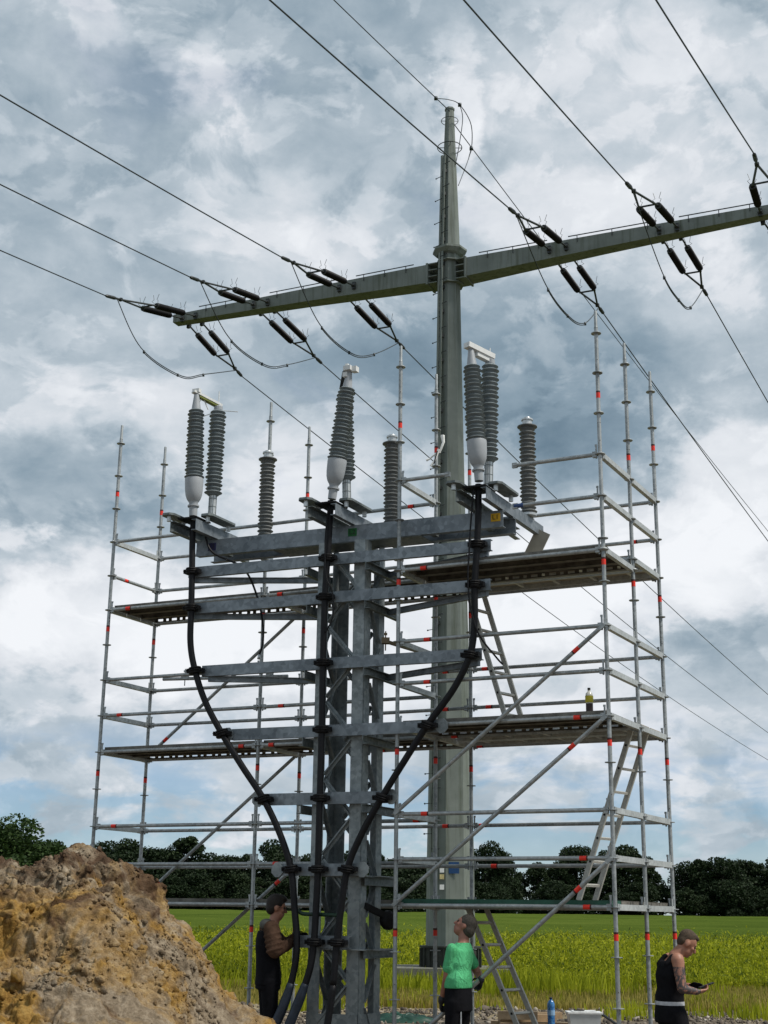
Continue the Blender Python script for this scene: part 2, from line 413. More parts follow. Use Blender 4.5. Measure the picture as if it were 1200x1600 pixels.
def blades(name, n, x0, x1, y0, y1, h0, h1, w, cols, label, clump=1.0, flower=None, dens=None, base=None):
    r = np.random.default_rng(len(name)*7+n)
    y = y0+(y1-y0)*r.random(n)**1.25; x = x0+(x1-x0)*r.random(n)
    keep = np.abs(x) < 2+y*.34; x = x[keep]; y = y[keep]
    q = np.stack([x*clump, y*clump, np.zeros(len(x))], 1); nz = fbm(q*.5, 3)
    if dens is not None: k2 = r.random(len(x)) < dens(x, y, nz); x = x[k2]; y = y[k2]; nz = nz[k2]
    n = len(x); h = (h0+(h1-h0)*r.random(n))*(1+.45*nz); a = r.random(n)*math.pi; lean = r.normal(size=(n, 2))*.16*h[:, None]
    z = (zg(x, y) if base is None else base)
    wd = w*(.6+.8*r.random(n)); dx = np.cos(a)*wd; dy = np.sin(a)*wd*.5
    b0 = np.stack([x-dx, y-dy, z+0*x-.02], 1); b1 = np.stack([x+dx, y+dy, z+0*x-.02], 1)
    mid = np.stack([x+lean[:, 0]*.35, y+lean[:, 1]*.35, z+h*.55], 1); d = np.stack([dx, dy, 0*x], 1)
    tp = np.stack([x+lean[:, 0], y+lean[:, 1], z+h], 1)
    vs = np.stack([b0, b1, mid+d*.9, mid-d*.9, tp+d*.25, tp-d*.25], 1).reshape(-1, 3)
    k = np.arange(n)*6
    f = np.concatenate([np.stack([k, k+1, k+2, k+3], 1), np.stack([k+3, k+2, k+4, k+5], 1)])
    mi = np.zeros(len(f), int)
    if flower:
        frac, sz, spread = flower; s = r.random(n) < frac; u = (1-spread*r.random(s.sum()))[:, None]; c = np.stack([x, y, z+0*x], 1)[s]*(1-u)+tp[s]*u; m = len(c); base_i = len(vs)
        rnd = r.normal(size=(m, 4, 3))*sz
        o = np.array([[-1, -.3, -.6], [1, -.2, -.5], [1, .3, .6], [-1, .2, .5]])*sz
        vs = np.concatenate([vs, (c[:, None]+o+rnd*.35).reshape(-1, 3)]); kk = base_i+np.arange(m)*4
        f = np.concatenate([f, np.stack([kk, kk+1, kk+2, kk+3], 1)]); mi = np.concatenate([mi, np.where(r.random(m) < .16, 1+(r.random(m) < .3).astype(int), 0)])
    return tag(mesh_np(name, vs, f, cols, mi=mi), label, None, None, 'stuff')
MT['weed'] = leaf_mat('yellow_green_weed', (.15, .19, .008), (.40, .43, .022), .45)
MT['weedd'] = leaf_mat('dark_green_weed', (.050, .085, .010), (.135, .18, .022), .4)
MT['drygrass'] = leaf_mat('dry_grass', (.12, .125, .014), (.46, .37, .10), .4)
MT['flower'] = simple('yellow_blossom', (.50, .46, .02), .8); MT['flowerw'] = simple('white_blossom', (.62, .62, .52), .8)
def leafy(name, n, x0, x1, y0, y1, hfun, leaf, mats, pick, label):
    r = np.random.default_rng(n); y = y0+(y1-y0)*r.random(n)**1.5; x = x0+(x1-x0)*r.random(n); k = np.abs(x) < 2+y*.33; x = x[k]; y = y[k]; n = len(x)
    q = np.stack([x, y, 0*x], 1); h = hfun(x, y)*(1+.28*fbm(q*.55, 3)+.22*fbm(q*2.4, 3)+.10*r.normal(size=n)); u = r.random(n)**.55
    p = np.stack([x, y, zg(x, y)+h*u], 1)
    a = r.normal(size=(n, 3)); a[:, 2] += r.choice([0, 2.2], n, p=[.45, .55]); a /= np.linalg.norm(a, axis=1)[:, None]; b = np.cross(a, r.normal(size=(n, 3))); b[:, 2] *= .55; b /= np.linalg.norm(b, axis=1)[:, None]
    pm = pick(r, u, n); s_ = (np.where(pm == 1, leaf*.36, leaf)*np.exp(r.normal(size=n)*.35))[:, None]
    vs = np.stack([p-a*s_, p-b*s_*.35, p+a*s_, p+b*s_*.35], 1).reshape(-1, 3); k = np.arange(n)*4
    return tag(mesh_np(name, vs, np.stack([k, k+1, k+2, k+3], 1), mats, mi=pm), label, None, None, 'stuff')
leafy('rape_weeds', 230000, -17, 17, 37.6, 53, lambda x, y: np.clip(.30+(y-37.6)*.24, .3, 1.08), .046, [MT['weed'], MT['flower'], MT['weedd']],
      lambda r, u, n: np.where((u > .72) & (r.random(n) < .22), 1, np.where(r.random(n) < .12, 2, 0)), 'tall yellow green weeds along the near edge of the field')
leafy('dark_weeds', 90000, -24, 24, 51.5, 66, lambda x, y: .88+0*x, .085, [MT['weedd'], MT['flowerw'], MT['weed']],
      lambda r, u, n: np.where((u > .8) & (r.random(n) < .05), 1, np.where(r.random(n) < .2, 2, 0)), 'darker weeds dotted with white flowers in front of the wheat')
blades('rough_grass', 150000, -13, 13, 29.0, 39.2, .05, .20, .010, [MT['drygrass'], MT['flower'], MT['flower']], 'dry yellowish grass strip before the tall weeds', 1.0, None,
       lambda x, y, nz: np.clip(.55+nz*1.2, .12, 1)*np.where((y > 36.2) & (y < 37.6), .15, 1))
blades('green_tufts', 26000, -12, 12, 26.5, 37, .08, .26, .014, [MT['weed'], MT['flower'], MT['flower']], 'thin green tufts on the earth verge', 1.0, None,
       lambda x, y, nz: np.clip(nz*2.2-.25, 0, 1))

def gravel():
    r = np.random.default_rng(5); n = 26000
    y = 17+(29.0-17)*r.random(n)**.8; x = (r.random(n)*2-1)*11
    q = np.stack([x, y, 0*x], 1); k = (np.abs(x) < 1.5+y*.32) & (r.random(n) < np.clip(.75+fbm(q*.7, 3), .1, 1)); x = x[k]; y = y[k]; n = len(x)
    s = np.exp(r.normal(size=n)*.5)*.017
    t = (1+5**.5)/2; iv = np.array([(-1, t, 0), (1, t, 0), (-1, -t, 0), (1, -t, 0), (0, -1, t), (0, 1, t), (0, -1, -t), (0, 1, -t), (t, 0, -1), (t, 0, 1), (-t, 0, -1), (-t, 0, 1)])/1.9
    fi = np.array([(0, 11, 5), (0, 5, 1), (0, 1, 7), (0, 7, 10), (0, 10, 11), (1, 5, 9), (5, 11, 4), (11, 10, 2), (10, 7, 6), (7, 1, 8), (3, 9, 4), (3, 4, 2), (3, 2, 6), (3, 6, 8), (3, 8, 9), (4, 9, 5), (2, 4, 11), (6, 2, 10), (8, 6, 7), (9, 8, 1)])
    vs = iv[None]*(1+.3*r.normal(size=(n, 12, 1)))*s[:, None, None]*(.6+.8*r.random((n, 1, 3)))
    vs = vs+np.stack([x, y, .012+0*x+.05*fbm(np.stack([x, y, 0*x], 1)*.6, 4)], 1)[:, None]
    f = (fi[None]+np.arange(n)[:, None, None]*12).reshape(-1, 3)
    m, tt, b = mat('mixed_gravel'); g = tt.n('ShaderNodeNewGeometry').outputs['Random Per Island']
    tt.l(tt.ramp(g, [(0, (.035, .027, .02)), (.5, (.11, .088, .066)), (.88, (.21, .175, .135)), (1, (.40, .36, .30))]), b.inputs['Base Color']); b.inputs['Roughness'].default_value = .9
    tag(mesh_np('gravel', vs.reshape(-1, 3), f, m), 'coarse brown and grey gravel on the bare ground', None, None, 'stuff')
blades('footing_grass', 16000, -4.5, 8.0, 32.6, 34.6, .22, .60, .016, [MT['weed'], MT['flower'], MT['flower']], 'long grass growing up against the pylon footing', 1.0, None, lambda x, y, nz: np.clip(1.15*np.exp(-((x-1.6)/2.6)**2)+nz*.7, 0, 1)*np.clip((y-32.5)/1.6, .1, 1))
gravel()

# ------------------------------------------------------------------ trees
def tree_parts(seed, h, w, leaf, n, leafmat, low=.12):
    r = np.random.default_rng(seed)
    nb = int(26+r.integers(14)); cen = []
    for i in range(nb):
        zz = low+(.96-low)*r.random()**.75; rad = w*.5*math.sin(math.pi*min(1, max(.12, (zz-low+.16)/(1.14-low))))**.7
        a = r.random()*2*math.pi; q = rad*math.sqrt(r.random())*.85
        cen.append((q*math.cos(a), q*math.sin(a), zz*h, (.07+.11*r.random())*h*min(1.2, w/h*1.25)))
    cen = np.array(cen); pick = r.choice(nb, n, p=cen[:, 3]**2/(cen[:, 3]**2).sum())
    d = r.normal(size=(n, 3)); d /= np.linalg.norm(d, axis=1)[:, None]
    p = cen[pick, :3]+d*(cen[pick, 3]*(.45+.62*r.random(n)**.6))[:, None]*np.array([1.05, 1.05, .85])
    nz = fbm(p*(2.6/h*4), 3); keep = nz > -.36; p = p[keep]; n = len(p)
    p[:, 2] = np.maximum(p[:, 2], .35*h*low)
    a = r.normal(size=(n, 3)); a /= np.linalg.norm(a, axis=1)[:, None]; b = np.cross(a, r.normal(size=(n, 3))); b /= np.linalg.norm(b, axis=1)[:, None]
    s = leaf*(.55+.9*r.random(n))[:, None]
    vs = np.stack([p-a*s*.5-b*s*.18, p-b*s*.42, p+a*s*.55, p+b*s*.42], 1).reshape(-1, 3); k = np.arange(n)*4
    cr = mesh_np('crown', vs, np.stack([k, k+1, k+2, k+3], 1), leafmat)
    mb = MB(); mb.path([(0, 0, -.3), (.01*h, 0, .2*h), (-.01*h, .01*h, .45*h), (0, 0, .75*h)], [.028*h, .022*h, .016*h, .006*h], 8)
    for i in r.choice(nb, 8, replace=False):
        c = cen[i]; z0 = c[2]*.55; mb.path([(0, 0, z0), (c[0]*.5, c[1]*.5, z0+(c[2]-z0)*.6), tuple(c[:3])], [.011*h, .008*h, .003*h], 6)
    tr = mb.build('trunk', MT['bark'], org=(0, 0, 0), smooth=True)
    return tr, cr
PROTO = []
for sd_, (h, w, m_) in enumerate([(10, 9, 'leafA'), (10, 7.5, 'leafB'), (10, 8.5, 'leafA'), (10, 6.2, 'leafB'), (10, 10, 'leafA'), (10, 5.2, 'leafB')]):
    PROTO.append(tree_parts(30+sd_, h, w, .31, 13000, MT[m_], .02))
NEARP = [tree_parts(71, 10, 11, .30, 22000, MT['leafC'], .03), tree_parts(72, 10, 9, .30, 17000, MT['leafC'], .03)]
_used = set()
def plant(proto, x, y, hgt, wf, rot, label, group, name='broadleaf_tree'):
    t = thing(name, (x, y, float(zg(x, y))-.1), label, 'tree', group)
    t.rotation_euler = (0, 0, rot); t.scale = (hgt/10*wf, hgt/10*wf, hgt/10)
    for o in proto:
        if o.name in _used: c = o.copy(); C.objects.link(c)
        else: c = o; _used.add(o.name)
        c.parent = t; c.location = (0, 0, 0)
    return t
def px_x(px, y, z=6): return (px-600)/2150.56*(y*.9596+(z-1.75)*.2815)
rr = random.Random(3)
far = []
def topz(py, y): return 1.75+(1431-py)*y/2240.
L0 = 'dark broadleaf tree in the unbroken far row beyond the field'
row = [(172, 1318, 1.), (205, 1316, 1.1), (240, 1330, .9), (268, 1334, .8), (298, 1320, 1.1), (330, 1326, 1.), (362, 1337, .9), (395, 1340, .9), (428, 1330, .9), (455, 1331, 1.), (490, 1342, .9), (525, 1345, .9), (558, 1342, .9), (592, 1340, .9),
       (625, 1346, .95), (655, 1342, .9), (742, 1334, .9), (768, 1328, .85), (793, 1331, .55), (885, 1340, .8), (910, 1333, .9), (1075, 1341, 1.), (1105, 1336, 1.1), (1138, 1337, 1.05), (1168, 1340, 1.1), (1200, 1339, 1.1), (1235, 1336, 1.1), (1270, 1330, 1.), (1310, 1338, 1.), (-60, 1330, 1.), (-20, 1335, 1.), (20, 1330, 1.), (60, 1335, 1.), (140, 1345, .8)]
for i, (px, py, wf) in enumerate(row):
    y = 246+rr.uniform(-3, 5); plant(PROTO[(i*7+i//3) % 6], px_x(px, y), y, (topz(py, y)-1.5)*rr.uniform(.90, 1.07), wf*rr.uniform(.95, 1.3), rr.uniform(0, 6.28), L0, 'trees in the far row beyond the field')
for i, px in enumerate((175, 205, 245, 265, 285, 330, 360, 400, 440, 455, 485, 525, 560, 590, 625, 660, 740, 768, 795, 880, 915, 1075, 1105, 1140, 1170, 1200, 185, 225, 315, 345, 380, 415, 470, 510, 545, 575, 610, 640, 755, 780, 895, 1090, 1122, 1155, 1185, 1220, 1250, 985, 1010)):
    y = 240+rr.uniform(-2, 2); plant(PROTO[(i*2+1) % 5], px_x(px, y), y, rr.uniform(4.6, 6.8), 1.5, rr.uniform(0, 6.28), 'low bushy dark tree filling the foot of the far row', 'low trees at the foot of the far row')
for px, py, wf, lb in ((820, 1362, .75, 'thin see-through tree at the bright gap in the far row'), (850, 1352, 1.0, 'rounded mid green tree beside the bright gap in the far row'), (955, 1334, .9, 'first of the two rounded trees behind the right-hand ladder'),
                       (985, 1326, 1.15, 'tallest rounded tree seen through the right end of the scaffold'), (1022, 1342, .8, 'small tree left of the bright slit at the scaffold end'), (810, 1385, .5, 'low bush at the foot of the bright gap in the far row')):
    y = 247; plant(PROTO[5 if wf < .8 else 1], px_x(px, y), y, topz(py, y)-1.5, wf, rr.uniform(0, 6.28), lb, None)
plant(NEARP[0], px_x(18, 112), 112, 8.0, 1.22, .4, 'large rounded green tree at the left edge behind the soil heap', None)
plant(NEARP[1], px_x(78, 112), 114, 6.6, .95, 2.2, 'lower tree on the right shoulder of the big left-hand tree', None)
plant(NEARP[1], px_x(-60, 112), 118, 8.6, 1.2, 4.2, 'tall green tree cut off by the left edge of the picture', None)
plant(PROTO[3], px_x(124, 160), 160, 5.4, .6, 1.0, 'small lone bush top just above the soil heap crest', None, 'bush')

# ------------------------------------------------------------------ soil heap
def heap():
    xs = np.concatenate([np.linspace(-7, -3.0, 90)[:-1], np.linspace(-3.0, .25, 470), np.linspace(.28, 1.3, 60)])
    ys = np.concatenate([np.linspace(4.6, 6.4, 60)[:-1], np.linspace(6.4, 9.2, 400), np.linspace(9.25, 12.2, 60)])
    X, Y = np.meshgrid(xs, ys); n = X.size; x = X.ravel(); y = Y.ravel()
    hs = np.interp(x, [-7, -5.5, -4, -3, -2.5, -2.27, -2.0, -1.85, -1.64, -1.5, -1.40, -1.25, -1.09, -.83, -.57, -.05, .55, 1.3], [-.2, 1.0, 1.85, 1.99, 1.97, 1.96, 1.95, 1.955, 2.02, 2.0, 1.91, 1.77, 1.58, 1.29, 1.04, .55, .02, -.4])
    d = y-8.5
    pr = np.where(d < 0, 1-np.clip(-d/3.5, 0, 1.3)**1.35, 1-np.clip(d/3.2, 0, 1.3)**1.6)
    p = np.stack([x, y, 0*x], 1)
    z = hs*pr+.10*fbm(p*.9+3, 3)*np.clip(hs, 0, 1)
    p[:, 2] = z
    g = p.reshape(*X.shape, 3); du = np.gradient(g, axis=1); dv = np.gradient(g, axis=0); nn = np.cross(du, dv).reshape(-1, 3); nn /= np.linalg.norm(nn, axis=1)[:, None]
    q = p+.22*np.stack([fbm(p*1.6+1, 3), fbm(p*1.6+21, 3), fbm(p*1.6+51, 3)], 1)
    lump = np.maximum(0, .66-cells(q*1.9+.30*fbm(p*4, 2)[:, None])); lump1 = np.maximum(0, .6-cells(q*4.3+7+.35*fbm(p*7, 2)[:, None])); lump2 = np.maximum(0, .5-cells(q*10.5+.5*fbm(p*11, 2)[:, None]))
    m1 = np.clip(.35+1.9*fbm(p*.9+40, 2), 0, 1); m2 = np.clip(.45+2.2*fbm(p*1.7+70, 2), 0, 1); m3 = np.clip(.35+2.0*fbm(p*2.6+90, 2), 0, 1)
    gul = np.maximum(0, ridged(q*.85+33, 2)-1.0)
    disp = .13*fbm(p*1.3+5, 5)+.34*lump*m1+.17*lump1*m2+.060*lump2*m3-.15*gul+.034*fbm(p*8, 4)+.024*(ridged(p*15, 4)-1)*(.4+m2)+.012*fbm(p*38, 3)+.005*fbm(p*75, 2)
    disp = disp*np.interp(x, [-1.75, -1.4], [1, .55])
    disp = disp-disp[(x > -3) & (y > 6.4) & (y < 9)].mean()-.02
    crest = np.exp(-((x+1.62)/.30)**2-((y-8.45)/.5)**2)
    disp += crest*.10*(fbm(p*6+2, 3))
    p = p+nn*disp[:, None]; p[:, 2] = np.where(hs*pr < 0.02, np.minimum(p[:, 2], -.02), p[:, 2])
    idx = np.arange(n).reshape(X.shape); f = np.stack([idx[:-1, :-1], idx[:-1, 1:], idx[1:, 1:], idx[1:, :-1]], -1).reshape(-1, 4)
    # loose crumbs and clods lying on the surface
    r = np.random.default_rng(9); cand = np.where((x > -3) & (x < .3) & (y > 6.3) & (y < 9.1) & (hs*pr > .1))[0]
    cl = np.clip(.25+1.6*fbm(p[cand]*1.5+11, 3), .03, 1); cand = cand[r.random(len(cand)) < cl]; nc = 7000; pk = r.choice(cand, nc); sz = np.minimum(.0052*np.exp(r.normal(size=nc)*.6), .022); sz[:45] = r.uniform(.016, .036, 45)
    ico = bmesh.new(); bmesh.ops.create_icosphere(ico, subdivisions=2, radius=1); iv = np.array([v.co[:] for v in ico.verts]); fi = np.array([[v.index for v in q_.verts] for q_ in ico.faces]); ico.free()
    off = r.random((nc, 1, 3))*50; dirs = (iv[None]*1.3+off).reshape(-1, 3); dn = np.clip(1+.75*fbm(dirs, 3), .6, 1.4).reshape(nc, -1, 1)
    cv = iv[None]*dn*sz[:, None, None]*(.65+.7*r.random((nc, 1, 3)))+(p[pk]+nn[pk]*(sz*.25)[:, None])[:, None]
    cf = (fi[None]+np.arange(nc)[:, None, None]*len(iv)).reshape(-1, 3)+len(p); cv = cv.reshape(-1, 3)
    tri = np.concatenate([f[:, [0, 1, 2]], f[:, [0, 2, 3]], cf]); p = np.concatenate([p, cv]); f = tri
    m, t, b = mat('sandy_clay_soil'); co = objco(t)
    a = t.noise(co, 1.25, 9, .66, 1.0); c = t.noise(co, 3.2, 7, .65, .5); e = t.noise(co, 12, 9, .78)
    grey = t.ramp(e, [(.32, (.095, .072, .048)), (.50, (.235, .185, .128)), (.72, (.44, .37, .275))])
    och = t.ramp(e, [(.32, (.115, .060, .015)), (.50, (.30, .175, .048)), (.73, (.47, .32, .115))])
    drk = t.ramp(e, [(.3, (.030, .018, .012)), (.7, (.13, .075, .045))])
    c1 = t.mix(t.n('ShaderNodeMapRange', inp={0: a, 1: .45, 2: .57, 3: 0., 4: 1.}).outputs[0], grey, och)
    zz = t.n('ShaderNodeSeparateXYZ', inp={0: co}).outputs
    topf = t.n('ShaderNodeMapRange', inp={0: zz[2], 1: 1.6, 2: 2.05, 3: -.04, 4: .17}).outputs[0]
    c2 = t.mix(t.n('ShaderNodeMapRange', inp={0: t.m('ADD', c, topf), 1: .56, 2: .68, 3: 0., 4: .9}).outputs[0], c1, drk)
    t.l(c2, b.inputs['Base Color']); b.inputs['Roughness'].default_value = .95; b.inputs['Specular IOR Level'].default_value = .08
    bump(t, b, t.m('ADD', t.noise(co, 55, 6, .7), t.m('MULTIPLY', t.noise(co, 170, 3, .7), .4)), .8, .02)
    tag(mesh_np('soil_heap', p, f, m, org=(-2, 8, 0), smooth=True), 'big heap of lumpy ochre and grey excavated soil in the foreground', 'soil heap')
heap()

# ------------------------------------------------------------------ scaffold
P2 = {'G': (2.471, 14.962), 'G2': (2.970, 15.898), 'G3': (3.463, 16.812), 'F': (.187, 16.077), 'F2': (.671, 17.008), 'F3': (1.165, 17.939),
      'A': (-3.883, 19.165), 'B': (-3.386, 20.117), 'C': (-1.602, 18.124), 'D': (-1.114, 19.114)}
def zl(k): return 2.365+.5*k
scaf = thing('scaffold', (.2, 17, 0), 'silver modular scaffold with red marking bands standing around the steel tower', 'scaffold')
US = V((.8985, -.4390, 0)).normalized(); WS = V((.47, .883, 0)).normalized()
def standard(n):
    x, y = P2[n]; mb = MB(); r = .0242
    ztop = zl(12)+.07
    for za, zb in ((-.05, zl(-2)-.12), (zl(-2)-.12, zl(2)-.12), (zl(2)-.12, zl(6)-.12), (zl(6)-.12, zl(10)-.12), (zl(10)-.12, ztop)):
        mb.tube((x, y, za), (x, y, zb-.006), r, 10); mb.tube((x, y, zb-.006), (x, y, zb), r-.003, 10)
    mb.lathe((x, y, ztop), (0, 0, 1), [(r, 0), (.0195, .03), (.0195, .20), (.017, .215)], 10)
    ks = list(range(-4, 13))
    for k in ks:
        if n == 'F' and False: continue
        z = zl(k); mb.lathe((x, y, z-.005), (0, 0, 1), [(.026, 0), (.060, 0), (.0615, .0045), (.060, .009), (.026, .009)], 14)
    if n in 'G F G2 F2'.split():
        z = zl(7)-.13; mb.lathe((x, y, z-.005), (0, 0, 1), [(.026, -.02), (.060, 0), (.0615, .0045), (.060, .009), (.026, .03)], 14)
    for k in ((10.44, 6.45, 2.42, -1.6) if n != 'G2' else (9.55, 6.40, 2.45, -1.6)):
        z = zl(k); mb.tube((x, y, z-.035), (x, y, z+.03), r+.0014, 10, 1); mb.tube((x, y, z+.0302), (x, y, z+.052), r+.0014, 10, 2)
    for k in ks[1::2]:
        mb.box((x, y-.0205, zl(k)+.16), (.004, 0, 0), (0, .006, 0), (0, 0, .004), 2)
    mb.build('standard', [MT['tube'], MT['red'], MT['brown']], scaf, smooth=True, angle=40)
    b = MB(); b.box((x, y, .006), (.075, 0, 0), (0, .075, 0), (0, 0, .006)); b.tube((x, y, .01), (x, y, .34), .019, 8); b.lathe((x, y, .2), (0, 0, 1), [(.03, 0), (.045, .01), (.045, .03), (.03, .04)], 8)
    b.build('base_jack', MT['tube'], scaf)
for n in P2: standard(n)
def rail_at(pa, pb, band=None, free=False, name='ledger', r=.0242, m3=None, wedge=True):
    pa = V(pa); pb = V(pb); d = (pb-pa).normalized(); mb = MB()
    a = pa+d*.065; b = pb-d*(.065 if not free else 0)
    mb.tube(a, b, r, 10)
    if wedge:
        for p, s in ((pa, 1), (pb, -1)):
            if free and s < 0:
                mb.bar(p-d*.05, p+d*.012, .035, .060); continue
            side = d.cross(V((0, 0, 1)))
            mb.box(p+d*s*.062, d*.026, side*.020, V((0, 0, .034)))
            mb.box(p+d*s*.044+V((0, 0, .035)), d*.010+V((0, 0, .0)), side*.0035, V((0, 0, .085)))
            mb.box(p+d*s*.046+V((0, 0, .112)), d*.014, side*.0036, V((0, 0, .012)))
    if band is not None:
        L = (pb-pa).length; c = pa+d*L*band
        mb.tube(c-d*.04, c+d*.035, r+.0014, 10, 1); mb.tube(c+d*.0352, c+d*.052, r+.0014, 10, 2)
    if m3: mb.tube(b-d*.12, b-d*.005, r+.002, 10, 3)
    return mb.build(name, [MT['tube'], MT['red'], MT['brown'], MT['blue']], scaf, smooth=True, angle=40)
def ledger(n1, n2, k, band=None, dz=0): 
    return rail_at((*P2[n1], zl(k)+dz), (*P2[n2], zl(k)+dz), band)
def transom(n1, n2, k, dz1=0, dz2=None):
    dz2 = dz1 if dz2 is None else dz2
    a = V((*P2[n1], zl(k)+dz1)); b = V((*P2[n2], zl(k)+dz2)); d = (b-a).normalized(); mb = MB()
    side = d.cross(V((0, 0, 1))).normalized()
    p = a+d*.07; q = b-d*.07; z = V((0, 0, 1))
    for o, w_, h_ in ((side*.024, .004, .062), (-side*.024, .004, .062)): mb.bar(p+o, q+o, w_, h_)
    mb.bar(p-z*.029, q-z*.029, .0436, .004); mb.bar(p+z*.010, q+z*.010, .0436, .004)
    for e, s in ((a, 1), (b, -1)):
        mb.box(e+d*s*.060, d*.024, side*.021, z*.036); mb.box(e+d*s*.046+z*.04, d*.012, side*.0036, z*.08)
    mb.build('transom', MT['transom'], scaf)
# right tower
for k, b in ((5, .15), (4, .15), (1, .14), (0, .87), (-1, .88), (3, .86)): ledger('F', 'G', k, b)
ledger('F', 'G', 7, .13, -.13)
for k, b in ((9, None), (8, .88), (5, .08), (4, .10), (1, .06), (0, .12), (-1, None), (3, .05), (7, .05)): ledger('F3', 'G3', k, b)
ledger('F2', 'G2', 7, .1, 0); ledger('F2', 'G2', 3, .1); ledger('F2', 'G2', -1, None)
for k in (9, 8, 5, 4, 3, 1, 0, -1): transom('G', 'G2', k); transom('G2', 'G3', k)
transom('G', 'G2', 7, -.13); transom('G2', 'G3', 7)
for k in (9, 5, 4, 1, 0, 3, -1): transom('F', 'F2', k)
transom('F', 'F2', 7, -.13)
for k in (3, 7, -1): transom('F2', 'F3', k)
# open-ended guard rails beside the insulators
g9 = V((*P2['G'], zl(9))); rail_at(g9, g9-US*1.06, None, True)
g8 = V((*P2['G'], zl(8))); rail_at(g8, g8-US*1.06, None, True, m3=True)
f9 = V((*P2['F'], zl(9))); rail_at(f9, f9+US*.66, None, True)
# left tower and the middle bay
for k, b in ((9, None), (5, None), (4, .12), (1, .13), (0, None), (-1, None), (3, .9), (7, .13)): ledger('A', 'C', k, b)
for k, b in ((9, None), (8, None), (5, None), (4, None), (1, None), (0, None), (-1, None), (3, None), (7, .5)): ledger('B', 'D', k, b)
for k in (9, 5, 4, 3, 7, 1, 0, -1): transom('A', 'B', k)
ledger('A', 'B', 8, .30)
for k in (3, 7, -1): transom('C', 'D', k)
for k, b in ((9, .86), (4, .13), (1, .9), (0, .13), (-1, None), (3, .08), (7, .1)): ledger('C', 'F2', k, b)
for k, b in ((5, .86), (4, .86), (1, .86), (0, None), (-1, None), (3, .5), (7, None), (8, None)): ledger('D', 'F3', k, b)
# diagonal braces
def brace(p, q, band, r=.0242):
    p = V(p); q = V(q); d = (q-p).normalized(); mb = MB(); off = V((-.025, -.05, 0)); p = p+off; q = q+off
    mb.tube(p+d*.08, q-d*.08, r, 10)
    L = (q-p).length
    for e, s in ((p, 1), (q, -1)): mb.bar(e, e+d*s*.12, .022, .040); mb.box(e+V((.02, .03, .02)), (.02, 0, 0), (0, .02, 0), (0, 0, .05))
    for f_ in band:
        c = p+d*L*f_; mb.tube(c-d*.04, c+d*.035, r+.0014, 10, 1); mb.tube(c+d*.0352, c+d*.052, r+.0014, 10, 2)
    mb.build('diagonal_brace', [MT['tube'], MT['red'], MT['brown']], scaf, smooth=True, angle=40)
brace((*P2['G'], zl(5)), (*P2['F'], zl(1)), (.13,)); brace((*P2['G'], zl(3)), (*P2['F'], zl(-1)), (.16,)); brace((*P2['G'], zl(0)), (*P2['F'], .24), (.15,))
brace((*P2['D'], zl(7)), (*P2['B'], zl(3)), (.86,)); brace((*P2['D'], zl(3)), (*P2['B'], zl(-1)), (.86,)); brace((*P2['D'], zl(0)), (*P2['B'], zl(-4)), (.1,))
# decks
def plank(c0, c1, wdir, wid, z, holes=False, m='deck'):
    c0 = V((c0[0], c0[1], z)); c1 = V((c1[0], c1[1], z)); d = (c1-c0).normalized(); c0 = c0+d*.05; c1 = c1-d*.05; L = (c1-c0).length; Z = V((0, 0, 1)); mb = MB(); mid = (c0+c1)/2
    w = V(wdir)
    if m == 'hatch':
        mb.box(mid+Z*.062, d*L/2, w*wid/2, Z*.006, 0)
        for s in (-1, 1): mb.box(mid+w*s*(wid/2-.02)+Z*.026, d*L/2, w*.018, Z*.0295, 1)
        for k in range(5): mb.box(c0+d*(L*(k+.5)/5)+Z*.035, d*.02, w*(wid/2-.04), Z*.0205, 1)
        return mb.build('access_deck', [MT['hatch'], MT['transom']], scaf)
    mb.box(mid+Z*.062, d*L/2, w*wid/2, Z*.0025)
    if holes:   # far web is perforated with alternating slots and round holes
        e = mid+w*(wid/2-.002)
        mb.box(e+Z*.053, d*L/2, w*.0018, Z*.0062); mb.box(e+Z*.0050, d*L/2, w*.0018, Z*.0080)
        x = .0; k = 0
        while x < L-.03:
            g = .085 if k % 2 == 0 else .042; t_ = min(.055, L-x)
            mb.box(c0+d*(x+t_/2)+w*(wid/2-.002)+Z*.0299, d*t_/2, w*.0017, Z*.0168); x += t_+g; k += 1
    else:
        for k in range(int(L/.13)):
            mb.lathe(c0+d*(.07+k*.13)+w*(.06 if k % 2 else -.06)+Z*.0592, (0, 0, -1), [(.028, 0), (.022, .006)], 8)
    for s in (-1, 1):
        if s < 0 or not holes: mb.box(mid+w*s*(wid/2-.002)+Z*.028, d*L/2, w*.0018, Z*.0312)
        mb.box(mid+w*s*(wid/2-.016)-Z*.0035, d*L/2, w*.0125, Z*.002)
    for s in (-1, 1): mb.box(mid+w*s*.06+Z*.05, d*L/2, w*.008, Z*.009)
    for e, s in ((c0, 1), (c1, -1)): mb.box(e+d*s*.012+Z*.03, d*.010, w*(wid/2-.006), Z*.028)
    mb.build('deck_plank', MT[m], scaf)
def deckbay(n1, n2, back1, k, dz=0, front=True, kind=None):
    a = V((*P2[n1], 0)); b = V((*P2[n2], 0)); w = (V((*P2[back1], 0))-a); W = w.length; w.normalize()
    if kind == 'hatch':
        plank(a+w*W*.30, b+w*W*.30, w, .48, zl(k)+dz+.006, m='hatch'); plank(a+w*W*.78, b+w*W*.78, w, .40, zl(k)+dz+.006, m='hatch'); return
    for i in range(3): plank(a+w*(.205+.325*i), b+w*(.205+.325*i), w, .315, zl(k)+dz+.006, holes=(i == 2), m='greenplank' if kind == 'green' and i == 0 else 'deck')
